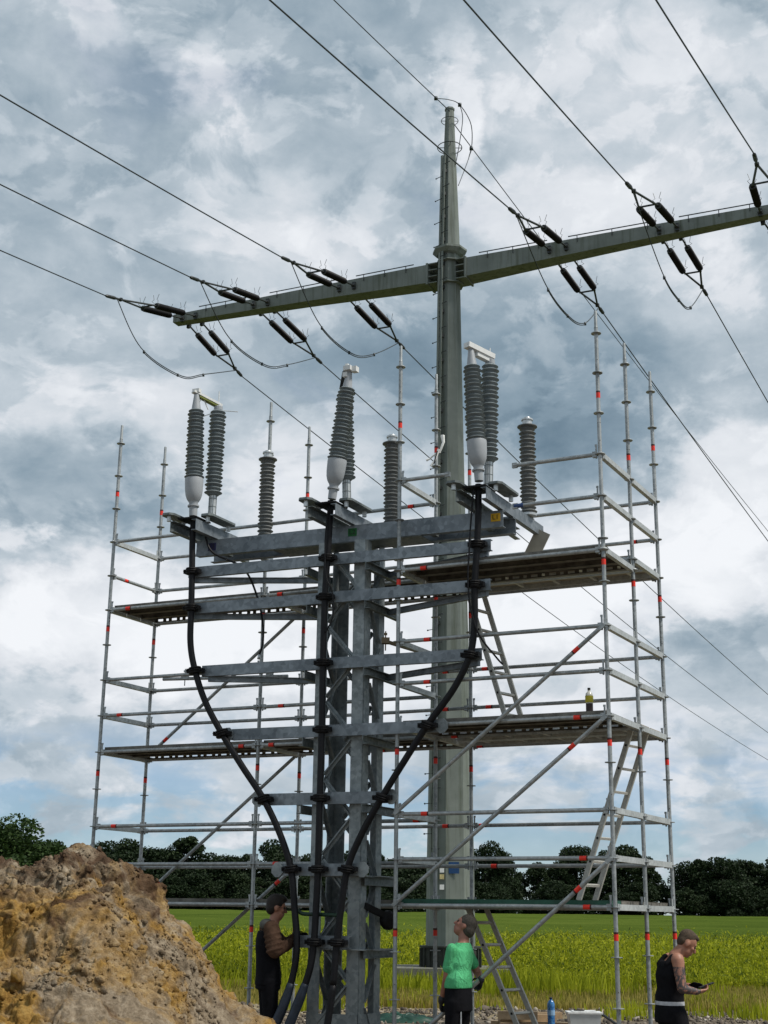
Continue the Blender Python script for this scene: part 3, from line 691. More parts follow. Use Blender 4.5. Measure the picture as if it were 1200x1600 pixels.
deckbay('A', 'C', 'B', 7); deckbay('C', 'F2', 'D', 7); deckbay('A', 'C', 'B', 3); deckbay('C', 'F2', 'D', 3); deckbay('A', 'C', 'B', -1); deckbay('C', 'F2', 'D', -1)
deckbay('F', 'G', 'F2', 7, -.13); deckbay('F2', 'G2', 'F3', 7, 0, kind='hatch'); deckbay('F', 'G', 'F2', 3); deckbay('F2', 'G2', 'F3', 3, kind='hatch'); deckbay('F', 'G', 'F2', -1, kind='green'); deckbay('F2', 'G2', 'F3', -1)
# loose tube with couplers
def coupler(mb, p): 
    p = V(p); mb.box(p, (.05, 0, 0), (0, .05, 0), (0, 0, .035)); mb.tube(p+V((0, 0, -.12)), p+V((0, 0, .12)), .008, 6); mb.box(p+V((0, 0, .085)), (.02, 0, 0), (0, .02, 0), (0, 0, .012))
mb = MB(); a = V((-3.10, 19.42, 4.93)); b = V((-1.28, 18.6, 4.86)); mb.tube(a, b, .0242, 10)
for f_ in (.18, .86): coupler(mb, a+(b-a)*f_+V((0, 0, .02)))
mb.build('coupler_tube', MT['tube'], scaf)
mb = MB(); mb.tube((.02, 16.62, 4.98), (.66, 16.98, 4.86), .0242, 10); coupler(mb, (.04, 16.62, 4.98)); mb.build('coupler_tube', MT['wood2'], scaf)

# ladders
def ladder(bot, top, width_dir, wid, label, step=.28):
    bot = V(bot); top = V(top); d = (top-bot).normalized(); L = (top-bot).length; w = V(width_dir).normalized(); nrm = d.cross(w)
    t = thing('ladder', bot, label, 'ladder', 'access ladders of the scaffold')
    for s in (-1, 1):
        mb = MB(); mb.box((bot+top)/2+w*s*wid/2, d*L/2, w*.0125, nrm*.032)
        k = .18
        while k < L-.1: mb.lathe(bot+d*k+w*(s*wid/2+s*.0125), w*s, [(.016, 0), (.014, .004)], 8, 1); k += step
        mb.build('stile', [MT['ladder'], MT['ink']], t)
    k = .18
    while k < L-.1:
        mb = MB(); mb.box(bot+d*k, d*.014, w*(wid/2-.013), nrm*.016); mb.build('rung', MT['ladder'], t); k += step
ladder((1.98, 17.10, 0), (1.16, 17.50, 1.95), WS+US*.25, .36, 'lowest ladder leaning from the ground up to the first deck behind the man in green')
ladder((2.42, 16.62, 1.95), (3.06, 16.30, 3.93), WS+US*.25, .34, 'ladder slanting right from the first deck up to the second deck')
ladder((1.66, 16.86, 3.95), (1.16, 17.10, 5.78), WS+US*.25, .34, 'highest ladder slanting left above the second deck')

# ------------------------------------------------------------------ cable tower
au, aw = R(23), R(27)
T0 = V((-.45, 16.272, 0)); TU = V((math.cos(au), -math.sin(au), 0)); TW = V((math.sin(aw), math.cos(aw), 0)); Zv = V((0, 0, 1))
def T(s, t, z): return T0+TU*s+TW*t+Zv*z
tow = thing('steel_tower', T(-.14, .4, 0), 'grey galvanised lattice tower with crossbeams carrying the cables', 'tower')
def angle_leg(s, t, ds, dt, z0, z1):
    mb = MB(); w = .145; th = .014
    mb.box(T(s+ds*w/2, t, (z0+z1)/2), TU*w/2, TW*th/2, Zv*(z1-z0)/2)
    mb.box(T(s, t+dt*(w/2+th/2+.001), (z0+z1)/2), TU*th/2, TW*(w/2-.002), Zv*(z1-z0)/2)
    mb.build('leg', MT['leg'], tow)
SL, SR, TF, TB = -.445, .185, .13, .66
angle_leg(SL, TF, 1, 1, -.02, 6.19); angle_leg(SR, TF, -1, 1, -.02, 6.19); angle_leg(SL, TB, 1, -1, -.02, 6.19); angle_leg(SR, TB, -1, -1, -.02, 6.19)
def lattice(pa, pb, z0, n, pitch, flip):
    for i in range(n):
        za = z0+i*pitch; zb = za+pitch; mb = MB()
        a, b = (pa, pb) if (i+flip) % 2 == 0 else (pb, pa)
        A = T(a[0], a[1], za+.03); B = T(b[0], b[1], zb-.03); d = (B-A).normalized(); side = (T(*pb, 0)-T(*pa, 0)).normalized().cross(Zv)
        mb.bar(A, B, .006, .062, side.cross(d)); mb.bar(A+side*.026, B+side*.026, .048, .006, side.cross(d))
        mb.build('lattice_bar', MT['leg'], tow)
lattice((SL+.14, TF+.02), (SR-.14, TF+.02), .55, 12, .46, 0); lattice((SL+.14, TB-.02), (SR-.14, TB-.02), .55, 12, .46, 1)
lattice((SR-.02, TF+.14), (SR-.02, TB-.14), .32, 12, .46, 1); lattice((SL+.02, TF+.14), (SL+.02, TB-.14), .32, 12, .46, 0)
def channel(p, q, h, fl, back, th=.008, name='support_beam', m='beam', par=None, lean=None):
    """web faces -back, flanges reach along back"""
    p = V(p); q = V(q); d = (q-p).normalized(); bk = V(back); L = (q-p).length; c = (p+q)/2; mb = MB()
    mb.box(c+bk*th/2, d*L/2, bk*th/2, Zv*h/2)
    for s in (-1, 1): mb.box(c+bk*(th+.001+fl/2)+Zv*s*(h/2-th/2-.0015), d*(L/2-.001), bk*fl/2, Zv*th/2)
    return mb.build(name, MT[m], par or tow)
BEAMS = [(6.000, -2.22, 1.85), (5.525, -2.20, 1.84), (4.715, -1.95, 1.73), (3.910, -1.49, 1.20), (3.125, -1.04, .585), (2.318, -.75, .24), (1.525, -.50, .13)]
for z, a, b in BEAMS: channel(T(a, 0, z-.068), T(b, 0, z-.068), .136, .055, TW)
for (z, a, b) in BEAMS[3:6]:
    for s, sg in ((a, -1), (b, 1)):
        mb = MB(); c = T(s+sg*.045, -.011, z-.068); k = .05; h = .085; w_ = .075
        vs = []; 
        for off in (-.006, .006):
            for (i, j) in ((-w_, -h+k), (-w_+k, -h), (w_-k, -h), (w_, -h+k), (w_, h-k), (w_-k, h), (-w_+k, h), (-w_, h-k)): vs.append(c+TU*i+Zv*j+TW*off)
        mb.add(vs, [tuple(range(7, -1, -1)), tuple(range(8, 16))]+[(i, (i+1) % 8, 8+(i+1) % 8, 8+i) for i in range(8)]); mb.build('end_plate', MT['leg'], tow)
for z, a, b in BEAMS:   # bracket arms under the crossbeams, left and right of the column
    for s in ((-.51, .26) if z > 2.5 else (.26,)):
        channel(T(s, -.02 if z > 2.5 else .10, z-.19), T(s, .84, z-.19), .10, .05, -TU if s < 0 else TU, name='bracket_arm', m='plate')
for z in (2.19, 1.385):
    mb = MB(); mb.box(T(.0, .40, z-.008), TU*.30, TW*.36, Zv*.006); mb.box(T(.36, .42, z-.008), TU*.055, TW*.20, Zv*.005); mb.build('tie_plate', MT['leg'], tow)
def flat(a, b, w_=.06): mb = MB(); mb.bar(a, b, .05, w_); mb.bar(V(a)+Zv*(w_/2+.004), V(b)+Zv*(w_/2+.004), .075, .007); mb.build('plan_brace', MT['beam'], tow)
for z, a, b in BEAMS[:3]:
    flat(T(.22, .62, z-.18), T(b-.06, .06, z-.165)); flat(T(-.50, .62, z-.18), T(a+.06, .06, z-.165))
# lower frame
for z in (.62, .30):
    mb = MB(); mb.bar(T(SL, TF-.012, z), T(SR, TF-.012, z), .01, .13); mb.build('base_frame', MT['leg'], tow)
    mb = MB(); mb.bar(T(SR+.012, TF, z), T(SR+.012, TB, z), .01, .13); mb.build('base_frame', MT['leg'], tow)
for s in (SL, SR):
    for t in (TF, TB): mb = MB(); mb.box(T(s-.06*(1 if s > 0 else -1), t, -.0), TU*.16, TW*.16, Zv*.015); mb.build('foot_plate', MT['plate'], tow)
mb = MB(); mb.box(T(-.13, .4, -.2), TU*.8, TW*.8, Zv*.22); mb.build('concrete_base', MT['conc'], tow)
# black spare clamp on the right side of the column
mb = MB(); mb.lathe(T(.30, .62, 1.70), TU-TW*.4, [(.02, -.06), (.09, -.05), (.11, -.02), (.11, .03), (.08, .05), (.03, .06)], 14); mb.bar(T(.18, .25, 1.86), T(.30, .60, 1.74), .05, .07); mb.build('spare_clamp', MT['clamp'], tow)
# top double beam
channel(T(-2.255, .20, 6.298), T(1.926, .20, 6.298), .205, .075, TW, .009, 'top_beam'); channel(T(-2.255, .62, 6.298), T(1.926, .62, 6.298), .205, .075, -TW, .009, 'top_beam')
for i in range(6): mb = MB(); mb.box(T(-1.95+i*.72, .41, 6.31), TU*.035, TW*.124, Zv*.07); mb.build('cross_tie', MT['plate'], tow)
mb = MB(); mb.box(T(-.13, .41, 6.1905), TU*1.0, TW*.20, Zv*.004); mb.build('head_plate', MT['plate'], tow)
CS = (-2.135, -.19, 1.735)
for ci, c in enumerate(CS):
    for sg in (-1, 1):
        channel(T(c+sg*.19+sg*-.0, -.30, 6.478), T(c+sg*.19, 1.58, 6.478), .145, .06, TU*(-sg) if sg > 0 else TU*sg*-1, .008, 'cross_arm', 'beam' if sg > 0 else 'plate')
        # bolted carrier plate on spacers
        s0 = c+sg*.22; t0, t1 = ((-.36, .10) if sg < 0 else (-.16, .46)); mb = MB(); k = .05
        pts = [(-.09, t0+k), (-.05, t0), (.05, t0), (.09, t0+k), (.09, t1-k), (.05, t1), (-.05, t1), (-.09, t1-k)]
        vs = [T(s0+i, j, 6.652-o) for o in (0, .028) for i, j in pts]
        mb.add(vs, [tuple(range(8)), tuple(range(15, 7, -1))]+[(i, (i+1) % 8, 8+(i+1) % 8, 8+i) for i in range(8)])
        for j in (t0+.07, t1-.07): mb.lathe(T(s0, j, 6.553), Zv, [(.028, 0), (.028, .07)], 10, 1); mb.lathe(T(s0, j, 6.653), Zv, [(.016, 0), (.016, .014)], 6, 1)
        mb.build('carrier_plate', [MT['plate'], MT['alu']], tow)
    mb = MB(); mb.box(T(c, 1.15, 6.560), TU*.19, TW*.11, Zv*.008); mb.build('carrier_plate', MT['plate'], tow)
    mb = MB(); mb.box(T(c, -.06, 6.60), TU*.14, TW*.16, Zv*.010); mb.build('saddle_plate', MT['clamp'], tow)
# phase plates with lettering
def text_mesh(s, size):
    cu = bpy.data.curves.new('txt', 'FONT'); cu.body = s; cu.size = size; cu.align_x = 'CENTER'; cu.align_y = 'CENTER'; cu.extrude = .0008
    ob = bpy.data.objects.new('txt', cu); C.objects.link(ob); bpy.context.view_layer.update()
    me = bpy.data.meshes.new_from_object(ob.evaluated_get(bpy.context.evaluated_depsgraph_get())); bpy.data.objects.remove(ob); bpy.data.curves.remove(cu)
    return me
for s, z, word, m in ((1.835, 6.315, 'L1', 'yel'), (-.03, 6.310, 'L2', 'grn'), (-2.02, 6.305, 'L3', 'vio')):
    mb = MB(); mb.box(T(s, .195, z), TU*.058, TW*.0015, Zv*.050); pl = mb.build('phase_plate', MT[m], tow)
    me = text_mesh(word, .085); me.materials.append(MT['ink']); o = bpy.data.objects.new('lettering', me); C.objects.link(o); o.parent = pl
    rotm = Matrix((TU, Zv, -(TW-TU*TW.dot(TU)).normalized())).transposed().to_4x4(); rotm.translation = T(s, .1915, z)-ORG[tow.name]; o.matrix_local = rotm

# power cables with clamps
def smooth_path(pts, n=10):
    pts = [V(p) for p in pts]; out = []
    for i in range(len(pts)-1):
        p0 = pts[max(i-1, 0)]; p1 = pts[i]; p2 = pts[i+1]; p3 = pts[min(i+2, len(pts)-1)]
        for k in range(n):
            t = k/n; out.append(.5*((2*p1)+(-p0+p2)*t+(2*p0-5*p1+4*p2-p3)*t*t+(-p0+3*p1-3*p2+p3)*t**3))
    out.append(pts[-1]); return out
CT = -.075
CAB = [('left', [(-2.135, 6.66), (-2.135, 6.3), (-2.118, 5.93), (-2.10, 5.45), (-2.085, 5.0), (-1.998, 4.645), (-1.83, 4.25), (-1.576, 3.85), (-1.28, 3.45), (-.974, 3.055), (-.74, 2.65), (-.583, 2.25), (-.52, 1.80), (-.475, 1.43), (-.50, 1.1), (-.62, .72), (-.80, .35), (-.98, -.05)]),
       ('mid', [(-.19, 6.66), (-.20, 6.3), (-.216, 5.94), (-.237, 5.45), (-.241, 4.64), (-.235, 3.85), (-.238, 3.05), (-.239, 2.25), (-.25, 1.8), (-.263, 1.43), (-.30, 1.15), (-.40, .85), (-.56, .45), (-.72, -.05)]),
       ('right', [(1.735, 6.66), (1.73, 6.3), (1.714, 5.93), (1.68, 5.44), (1.675, 5.0), (1.62, 4.63), (1.42, 4.25), (1.098, 3.845), (.82, 3.45), (.546, 3.045), (.29, 2.62), (.131, 2.25), (.06, 1.8), (.023, 1.43), (.0, 1.0), (-.06, .5), (-.16, -.05)])]
CL = [(0, (-2.118, 5.925), (-2.10, 5.45), (-1.998, 4.645), (-1.576, 3.85), (-.974, 3.055), (-.583, 2.253)), (1, (-.216, 5.935), (-.237, 5.45), (-.241, 4.645), (-.235, 3.85), (-.238, 3.055), (-.239, 2.253), (-.263, 1.455)), (2, (1.714, 5.93), (1.68, 5.45), (1.62, 4.63), (1.098, 3.845), (.546, 3.045), (.131, 2.253), (.023, 1.455))]
CLAB = {'left': 'thick black cable bowing out on the left under the violet plate', 'mid': 'thick black cable running straight down the middle of the tower', 'right': 'thick black cable curving in from the right under the yellow plate'}
for (nm, pts), cl in zip(CAB, CL):
    t = thing('power_cable', T(pts[-1][0], CT, 0), CLAB[nm], 'cable', 'black power cables of the tower')
    sp = smooth_path([T(s, CT if z > 1.6 else CT-.05*(1.6-z), z) for s, z in pts], 8)
    MBc = MB(); MBc.path([p for p in sp if p.z > .95], .040, 12); MBc.build('sheath', MT['rubber'], t, smooth=True)
    lo = [p for p in sp if p.z <= 1.02]; mb = MB(); mb.path(lo, [.043+.014*min(1, i/4) for i in range(len(lo))] if nm != 'right' else .0415, 12); mb.build('joint_sleeve', MT['wrap'] if nm != 'right' else MT['rubber'], t, smooth=True)
    for s, z in cl[1:]:
        i = min(range(len(sp)), key=lambda j: abs(sp[j].z-z)); d = (sp[max(0, i-1)]-sp[min(len(sp)-1, i+1)]).normalized(); d = (d+Zv*.8).normalized()
        mb = MB(); c = T(s, CT, z); mb.lathe(c-d*.045, d, [(.05, 0), (.078, .006), (.083, .022), (.073, .030), (.083, .045), (.073, .060), (.083, .068), (.078, .084), (.05, .09)], 16)
        for sg in (-1, 1): mb.box(c+TU*sg*.088+TW*.01, TU*.022, TW*.035, Zv*.026); mb.tube(c+TU*sg*.092-TW*.05, c+TU*sg*.092+TW*.07, .009, 6)
        mb.box(c+TW*.065, TU*.05, TW*.022, Zv*.03)
        mb.build('cable_clamp', MT['clamp'], t)
t_ = MB(); t_.path(smooth_path([T(-.50, -.05, 1.80), T(-.44, -.02, 1.76), T(-.25, .0, 1.755), T(.0, -.02, 1.745), T(.055, -.06, 1.72)], 6), .022, 8); o = t_.build('bonding_strap', simple('dark_green_strap', (.01, .035, .02), .5), org=T(-.25, 0, 1.75), smooth=True)
tag(o, 'short dark green strap tying the three cables together low on the tower', 'strap')
mb = MB(); mb.path(smooth_path([T(-2.06, .1, 6.42), T(-1.95, .12, 6.2), T(-1.55, .2, 5.98), T(-1.36, .25, 5.6), T(-1.27, .25, 5.25), T(-1.26, .25, 5.0), T(-1.30, .25, 4.86)], 8), .014, 7)
mb.tube(T(-1.30, .25, 4.86), T(-1.31, .25, 4.80), .018, 8, 1)
tag(mb.build('hanging_lead', [MT['rubber'], MT['alu']], org=T(-1.3, .25, 4.8), smooth=True), 'thin black lead dangling free below the left crossbeams', 'cable')
mb = MB(); mb.path(smooth_path([T(1.71, -.16, 6.6), T(1.67, -.15, 6.2), T(1.655, -.16, 5.9), T(1.63, -.15, 5.5), T(1.66, -.14, 5.15), T(1.74, -.1, 4.85), T(1.9, 0, 4.6), T(1.96, .05, 4.52)], 8), .011, 7)
tag(mb.build('hanging_lead', MT['rubber'], org=T(1.7, -.15, 4.5), smooth=True), 'thin black lead hanging beside the right-hand cable', 'cable')
mb = MB(); mb.path(smooth_path([T(-.17, -.14, 6.6), T(-.21, -.15, 6.2), T(-.19, -.15, 5.7), T(-.11, -.14, 5.5), T(-.10, -.12, 5.2), T(-.2, -.11, 5.0)], 8), .009, 7)
tag(mb.build('hanging_lead', MT['rubber'], org=T(-.17, -.14, 5.0), smooth=True), 'thin black lead looping beside the middle cable', 'cable')

# insulators
def sheds(r0, r1, R0, R1, h0, h1, n):
    out = []
    for i in range(n):
        a = i/n; b = (i+1)/n; h = h0+(h1-h0)*a; st = (h1-h0)/n; r = r0+(r1-r0)*a; Rr = (R0+(R1-R0)*a)*(1.0 if i % 2 == 0 else .90)
        out += [(r, h), (r+.004, h+st*.22), (Rr-.004, h+st*.42), (Rr, h+st*.5), (Rr-.006, h+st*.60), (r+.006, h+st*.90)]
    return out
def termination(c, base, top, label, kind):
    base = V(base); top = V(top); ax = (top-base); L = ax.length; ax.normalize()
    t = thing('cable_sealing_end', base, label, 'insulator', 'sealing end insulators on top of the tower')
    mb = MB(); mb.lathe(base, ax, [(.052, -.05), (.055, .07), (.075, .075), (.075, .095), (.055, .10), (.058, .13), (.07, .15)], 20); mb.build('neck', MT['bulb'], t, smooth=True, angle=35)
    mb = MB(); mb.lathe(base, ax, [(.07, .148), (.090, .180), (.107, .235), (.115, .30), (.118, .36), (.121, .44), (.118, .455)], 24); mb.build('stress_cone', MT['bulb'], t, smooth=True, angle=50)
    mb = MB(); mb.lathe(base, ax, sheds(.092, .068, .130, .110, .455, L*.868, 20)+[(.06, L*.868)], 24); mb.build('insulator_body', MT['shed'], t, smooth=True, angle=60)
    mb = MB(); mb.lathe(base, ax, [(.062, L*.868), (.058, L*.89), (.036, L*.985), (.034, L)], 16); mb.build('top_cone', MT['bulb'], t, smooth=True, angle=40)
    return t, base, ax, L
def line_post(base, top, parent):
    base = V(base); top = V(top); ax = (top-base); L = ax.length; ax.normalize()
    mb = MB(); mb.lathe(base, ax, [(.052, 0), (.052, L*.20)], 12)
    for k in range(6): a = k*math.pi/3; x = ax.orthogonal().normalized(); y = ax.cross(x); mb.tube(base+(x*math.cos(a)+y*math.sin(a))*.0535, base+(x*math.cos(a)+y*math.sin(a))*.0535+ax*L*.2, .004, 5, 1)
    for h in (.03, .10, .17): mb.lathe(base+ax*L*h, ax, [(.0545, 0), (.0545, .008)], 12, 1)
    mb.build('post_foot', [MT['alu'], MT['plate']], parent)
    mb = MB(); mb.lathe(base, ax, [(.06, L*.2)]+sheds(.080, .076, .119, .114, L*.21, L*.95, 22)+[(.05, L*.95)], 24); mb.build('post_insulator', MT['shed'], parent, smooth=True, angle=60)
    mb = MB(); mb.lathe(base, ax, [(.045, L*.95), (.06, L*.955), (.06, L*.985), (.03, L)], 14); mb.build('post_cap', MT['bulb'], parent)
ENDS = [(-2.135, T(-2.13, -.1, 6.70), T(-2.175, -.1, 8.33), T(-2.05, .20, 6.68), T(-2.03, .20, 8.26), 'left pair of grey ribbed insulators joined by a yellow green bar'),
        (-.19, T(-.155, -.1, 6.72), T(.04, -.1, 8.33), T(-.115, .20, 6.68), T(-.185, .20, 8.25), 'middle pair of grey ribbed insulators crossing each other at a slant'),
        (1.735, T(1.75, -.1, 6.74), T(1.66, -.1, 8.39), T(1.745, .20, 6.68), T(1.785, .20, 8.36), 'right pair of grey ribbed insulators joined by a white bar')]
for i, (c, b1, t1, b2, t2, lb) in enumerate(ENDS):
    t, bb, ax, L = termination(c, b1, t1, lb, i); line_post(b2, t2, t)
    mb = MB(); d = (t2-t1)
    if i == 0:
        mb.bar(t1-d*.16+Zv*.02, t2+d*.12+Zv*.01, .075, .03); mb.bar(t1+d*.1-Zv*.012, t2-d*.05-Zv*.02, .065, .03, mi=1); mb.box(t1+Zv*.05, TU*.05, TW*.03, Zv*.025); mb.tube(t2, t2+Zv*.20, .007, 6)
        mb.tube(t2+TU*.05-Zv*.08, t2+TU*.30-Zv*.13, .006, 6); mb.tube(t2-TU*.10-Zv*.10, t2-TU*.30-Zv*.14, .006, 6); mb.tube(t1+d*.3, t1+d*.55-Zv*.13, .008, 6); mb.tube(t1+d*.25, t1+d*.1-Zv*.13, .005, 6)
        mb.build('connector_bar', [MT['white'], MT['lime']], t)
    elif i == 1:
        mb.bar(t1+Zv*.03-TW*.08, t1+Zv*.03+TW*.05, .10, .06); mb.box(t1+TU*.075+Zv*.02, TU*.035, TW*.04, Zv*.035); mb.box(t1+Zv*.075-TU*.03, TU*.02, TW*.03, Zv*.03); mb.box(t1-TU*.035-Zv*.05-TW*.03, TU*.03, TW*.03, Zv*.03)
        mb.bar(t1-TU*.05, t2-TU*.02, .09, .025, mi=1); mb.bar(t1-TU*.05+Zv*.02, t2-TU*.03+Zv*.02, .07, .012); mb.build('connector_bar', [MT['white'], MT['iron']], t)
    else:
        mb.bar(t1-d*.22+Zv*.03, t2+d*.12+Zv*.03, .10, .065); mb.lathe(t1+Zv*.035-TW*.055, -TW, [(.028, 0), (.028, .012), (.014, .013), (.014, .02)], 10, 1); mb.bar(t1+d*.25-Zv*.03, t2-Zv*.03, .07, .06); mb.tube(t2, t2+Zv*.14, .007, 6)
        mb.build('connector_bar', [MT['white'], MT['ink']], t)
for s, lb in ((-1.815, 'left single ribbed post insulator behind the crossbeam'), (.035, 'middle single ribbed post insulator behind the crossbeam'), (1.90, 'right single ribbed post insulator at the back of the cross arm')):
    b = T(s, 1.13, 6.57); t = thing('surge_arrester', b, lb, 'insulator', 'single post insulators at the back of the cross arms')
    mb = MB(); mb.lathe(b, Zv, sheds(.078, .078, .110, .110, .03, 1.17, 22)+[(.09, 1.17), (.128, 1.18), (.128, 1.19), (.08, 1.205)], 24); mb.build('insulator_body', MT['shed2'], t, smooth=True, angle=60)
    mb = MB(); mb.lathe(b, Zv, [(.07, 1.2), (.062, 1.21), (.062, 1.265), (.075, 1.27), (.075, 1.29), (.05, 1.295), (.045, 1.31)], 16); mb.build('head_fitting', MT['alu'], t, smooth=True, angle=35)
    mb = MB(); mb.lathe(b, Zv, [(.10, 0), (.10, .03)], 16); mb.build('base_flange', MT['alu'], t)
# weathered board hanging at the arm end
mb = MB(); mb.bar(T(1.98, 1.42, 6.44), T(1.72, 1.46, 5.98), .02, .20, TU); tag(mb.build('board', simple('weathered_grey_board', (.34, .32, .27), .8, 0, .15, 6), org=T(1.8, 1.4, 6)), 'weathered grey board tilted under the right cross arm', 'board')

# ------------------------------------------------------------------ pylon
PC = V((1.80, 36.0, 0)); ap = R(24); PU = V((math.cos(ap), -math.sin(ap), 0)); PW = V((math.sin(ap), math.cos(ap), 0))
def PP(s, t, z): return PC+PU*s+PW*t+Zv*z
pyl = thing('power_pylon', PC, 'tall tapering grey green steel pylon with one long cross arm', 'pylon')
def mr(z): return float(np.interp(z, [0, 1.05, 3.2, 6.8, 12.3, 16.7, 18.8, 20.2, 22.5, 24.8], [.64, .63, .61, .545, .43, .35, .318, .298, .215, .128]))
TWI = R(22.5)+R(9)
mb = MB(); zs = [1.0, 3.0, 6.49]; mb.lathe(PC, Zv, [(mr(z), z) for z in zs], 8, 0, TWI)
mb.lathe(PC, Zv, [(mr(z)-.012, z) for z in (6.495, 10, 14, 18, 20.05)], 8, 0, TWI); mb.lathe(PC, Zv, [(mr(z), z) for z in (20.06, 21, 23, 24.8)], 8, 0, TWI); mb.lathe(PC, Zv, [(.15, 24.8), (.15, 24.86), (.05, 24.9)], 8, 0, TWI)
mb.build('mast', MT['mast'], pyl)
mb = MB(); mb.lathe(PC, Zv, [(.73, .55), (.73, 1.00), (.77, 1.004), (.77, 1.05), (.64, 1.054)], 24, 0)
for k in range(24): a = 2*math.pi*k/24; mb.box(PC+V((math.cos(a)*.745, math.sin(a)*.745, .77)), V((math.cos(a), math.sin(a), 0))*.03, V((-math.sin(a), math.cos(a), 0))*.012, Zv*.22)
mb.build('base_collar', MT['concdark'], pyl)
mb = MB(); mb.box((PC.x, PC.y, .15), (1.35, 0, 0), (0, 1.35, 0), (0, 0, .40)); mb.build('footing', MT['conc'], pyl)
for z in (20.12,):
    mb = MB(); mb.lathe(PC, Zv, [(mr(z)+.01, z-.12), (.40, z-.10), (.50, z), (.50, z+.06), (mr(z)+.01, z+.07)], 8, 0, TWI); mb.build('mast_flange', MT['mast'], pyl)
def cross_arm(sg):
    mb = MB(); prof = []
    for s, zt, zb, hw in ((.62, 19.73, 19.16, .29), (4.5, 19.73, 19.31, .22), (9.2, 19.70, 19.44, .16)):
        prof.append([PP(sg*s, -hw, zt), PP(sg*s, hw, zt), PP(sg*s, hw, zb), PP(sg*s, -hw, zb)])
    vs = [p for q in prof for p in q]; fs = [(3, 2, 1, 0), (8, 9, 10, 11)]
    for i in range(2):
        for k in range(4): fs.append((i*4+k, i*4+(k+1) % 4, (i+1)*4+(k+1) % 4, (i+1)*4+k))
    mb.add(vs, fs); mb.box(PP(sg*.585, 0, 19.43), PU*.03, PW*.33, Zv*.33)
    return mb.build('cross_arm', MT['mast'], pyl)
for sg in (-1, 1):
    cross_arm(sg)
    for z in (19.14, 19.34, 19.54, 19.74):
        mb = MB(); mb.box(PP(sg*.42, 0, z), PU*.135, PW*.30, Zv*.014); mb.build('gusset', MT['mast'], pyl)
mb = MB(); mb.lathe(PC, Zv, [(mr(19)+.002, 19.06), (.41, 19.065), (.41, 19.095), (mr(19)+.002, 19.10)], 8, 0, TWI); mb.build('mast_flange', MT['mast'], pyl); mb = MB(); mb.lathe(PC, Zv, [(mr(19.7), 19.75), (.41, 19.765), (.41, 19.79), (mr(19.7), 19.8)], 8, 0, TWI); mb.build('mast_flange', MT['mast'], pyl)
PH = {'La': -8.6, 'Lb': -6.05, 'Lc': -3.15, 'Rc': 3.3, 'Rb': 6.35, 'Ra': 9.0}
segs = [(-8.25, -6.35), (-5.75, -3.45), (-2.85, -1.0), (1.0, 3.0), (3.6, 6.05), (6.65, 8.75)]
for a, b in segs:
    mb = MB(); hw = lambda s: float(np.interp(abs(s), [.6, 9.1], [.29, .16]))
    mb.tube(PP(a, -hw(a)-.02, 19.80), PP(b, -hw(b)-.02, 19.80), .016, 6)
    for s in np.linspace(a+.25, b-.25, 3): mb.tube(PP(s, -hw(s)-.02, 19.80), PP(s, -hw(s)-.022, 19.60), .012, 5)
    mb.build('hand_rail', MT['iron'], pyl)
# climbing rail with step bolts
ra = R(-52); rd = V((-math.sin(-ra)*.80, -math.cos(ra)*1.0, 0)).normalized(); rs = V((-rd.y, rd.x, 0))
mb = MB(); 
for za, zb in ((2.6, 6.5), (6.5, 12), (12, 18.9), (18.9, 23.2)):
    for o in (-.055, .055): mb.bar(PC+rd*(mr(za)+.09)+rs*o+Zv*za, PC+rd*(mr(zb)+.09)+rs*o+Zv*zb, .02, .07, rs)
    mb.bar(PC+rd*(mr(za)+.06)+Zv*za, PC+rd*(mr(zb)+.06)+Zv*zb, .09, .01, rd)
mb.build('climbing_rail', MT['mast'], pyl)
mb = MB(); z = 3.0; k = 0
while z < 23.1:
    sg = 1 if k % 2 else -1; p = PC+rd*(mr(z)+.09)+Zv*z
    mb.tube(p, p+rs*sg*.27, .011, 5); mb.lathe(p+rs*sg*.25, rs*sg, [(.022, 0), (.022, .02)], 6)
    if k % 2: mb.box(PC+rd*(mr(z)+.03)+Zv*(z-.2)+rs*.02, rd*.05, rs*.05, Zv*.05)
    z += .375; k += 1
o = mb.build('step_bolts', MT['iron'], pyl); o['kind'] = 'stuff'
def ring(mb, c, r, tr, n=28): 
    mb.path([c+V((r*math.cos(a), r*math.sin(a), 0)) for a in [2*math.pi*i/n for i in range(n+1)]], tr, 6, cap=False)
for zr, r1, r0, tr in ((23.55, .36, .15, .013), (24.45, .25, .10, .010)):
    mb = MB(); ring(mb, PC+Zv*zr, r1, tr)
    for a in (0, 1.57, 3.14, 4.71): mb.tube(PC+V((math.cos(a)*r0, math.sin(a)*r0, zr)), PC+V((math.cos(a)*r1, math.sin(a)*r1, zr)), tr*.9, 5)
    mb.build('fall_guard_ring', MT['iron'], pyl)
mb = MB(); mb.box(PC+V((.06, -.60, 2.92)), (.13, -.01, 0), (0, .004, 0), (0, 0, .14)); mb.build('sign_plate', simple('blue_sign', (.012, .055, .16), .4), pyl)
for z, m in ((2.86, 'white'), (2.70, 'yel'), (2.45, 'white')): mb = MB(); mb.box(PC+V((-.24, -.61, z)), (.055, 0, 0), (0, .004, 0), (0, 0, .06)); o = mb.build('sign_plate', MT['white'] if m == 'white' else simple('cream_sign', (.5, .42, .2), .5), pyl)

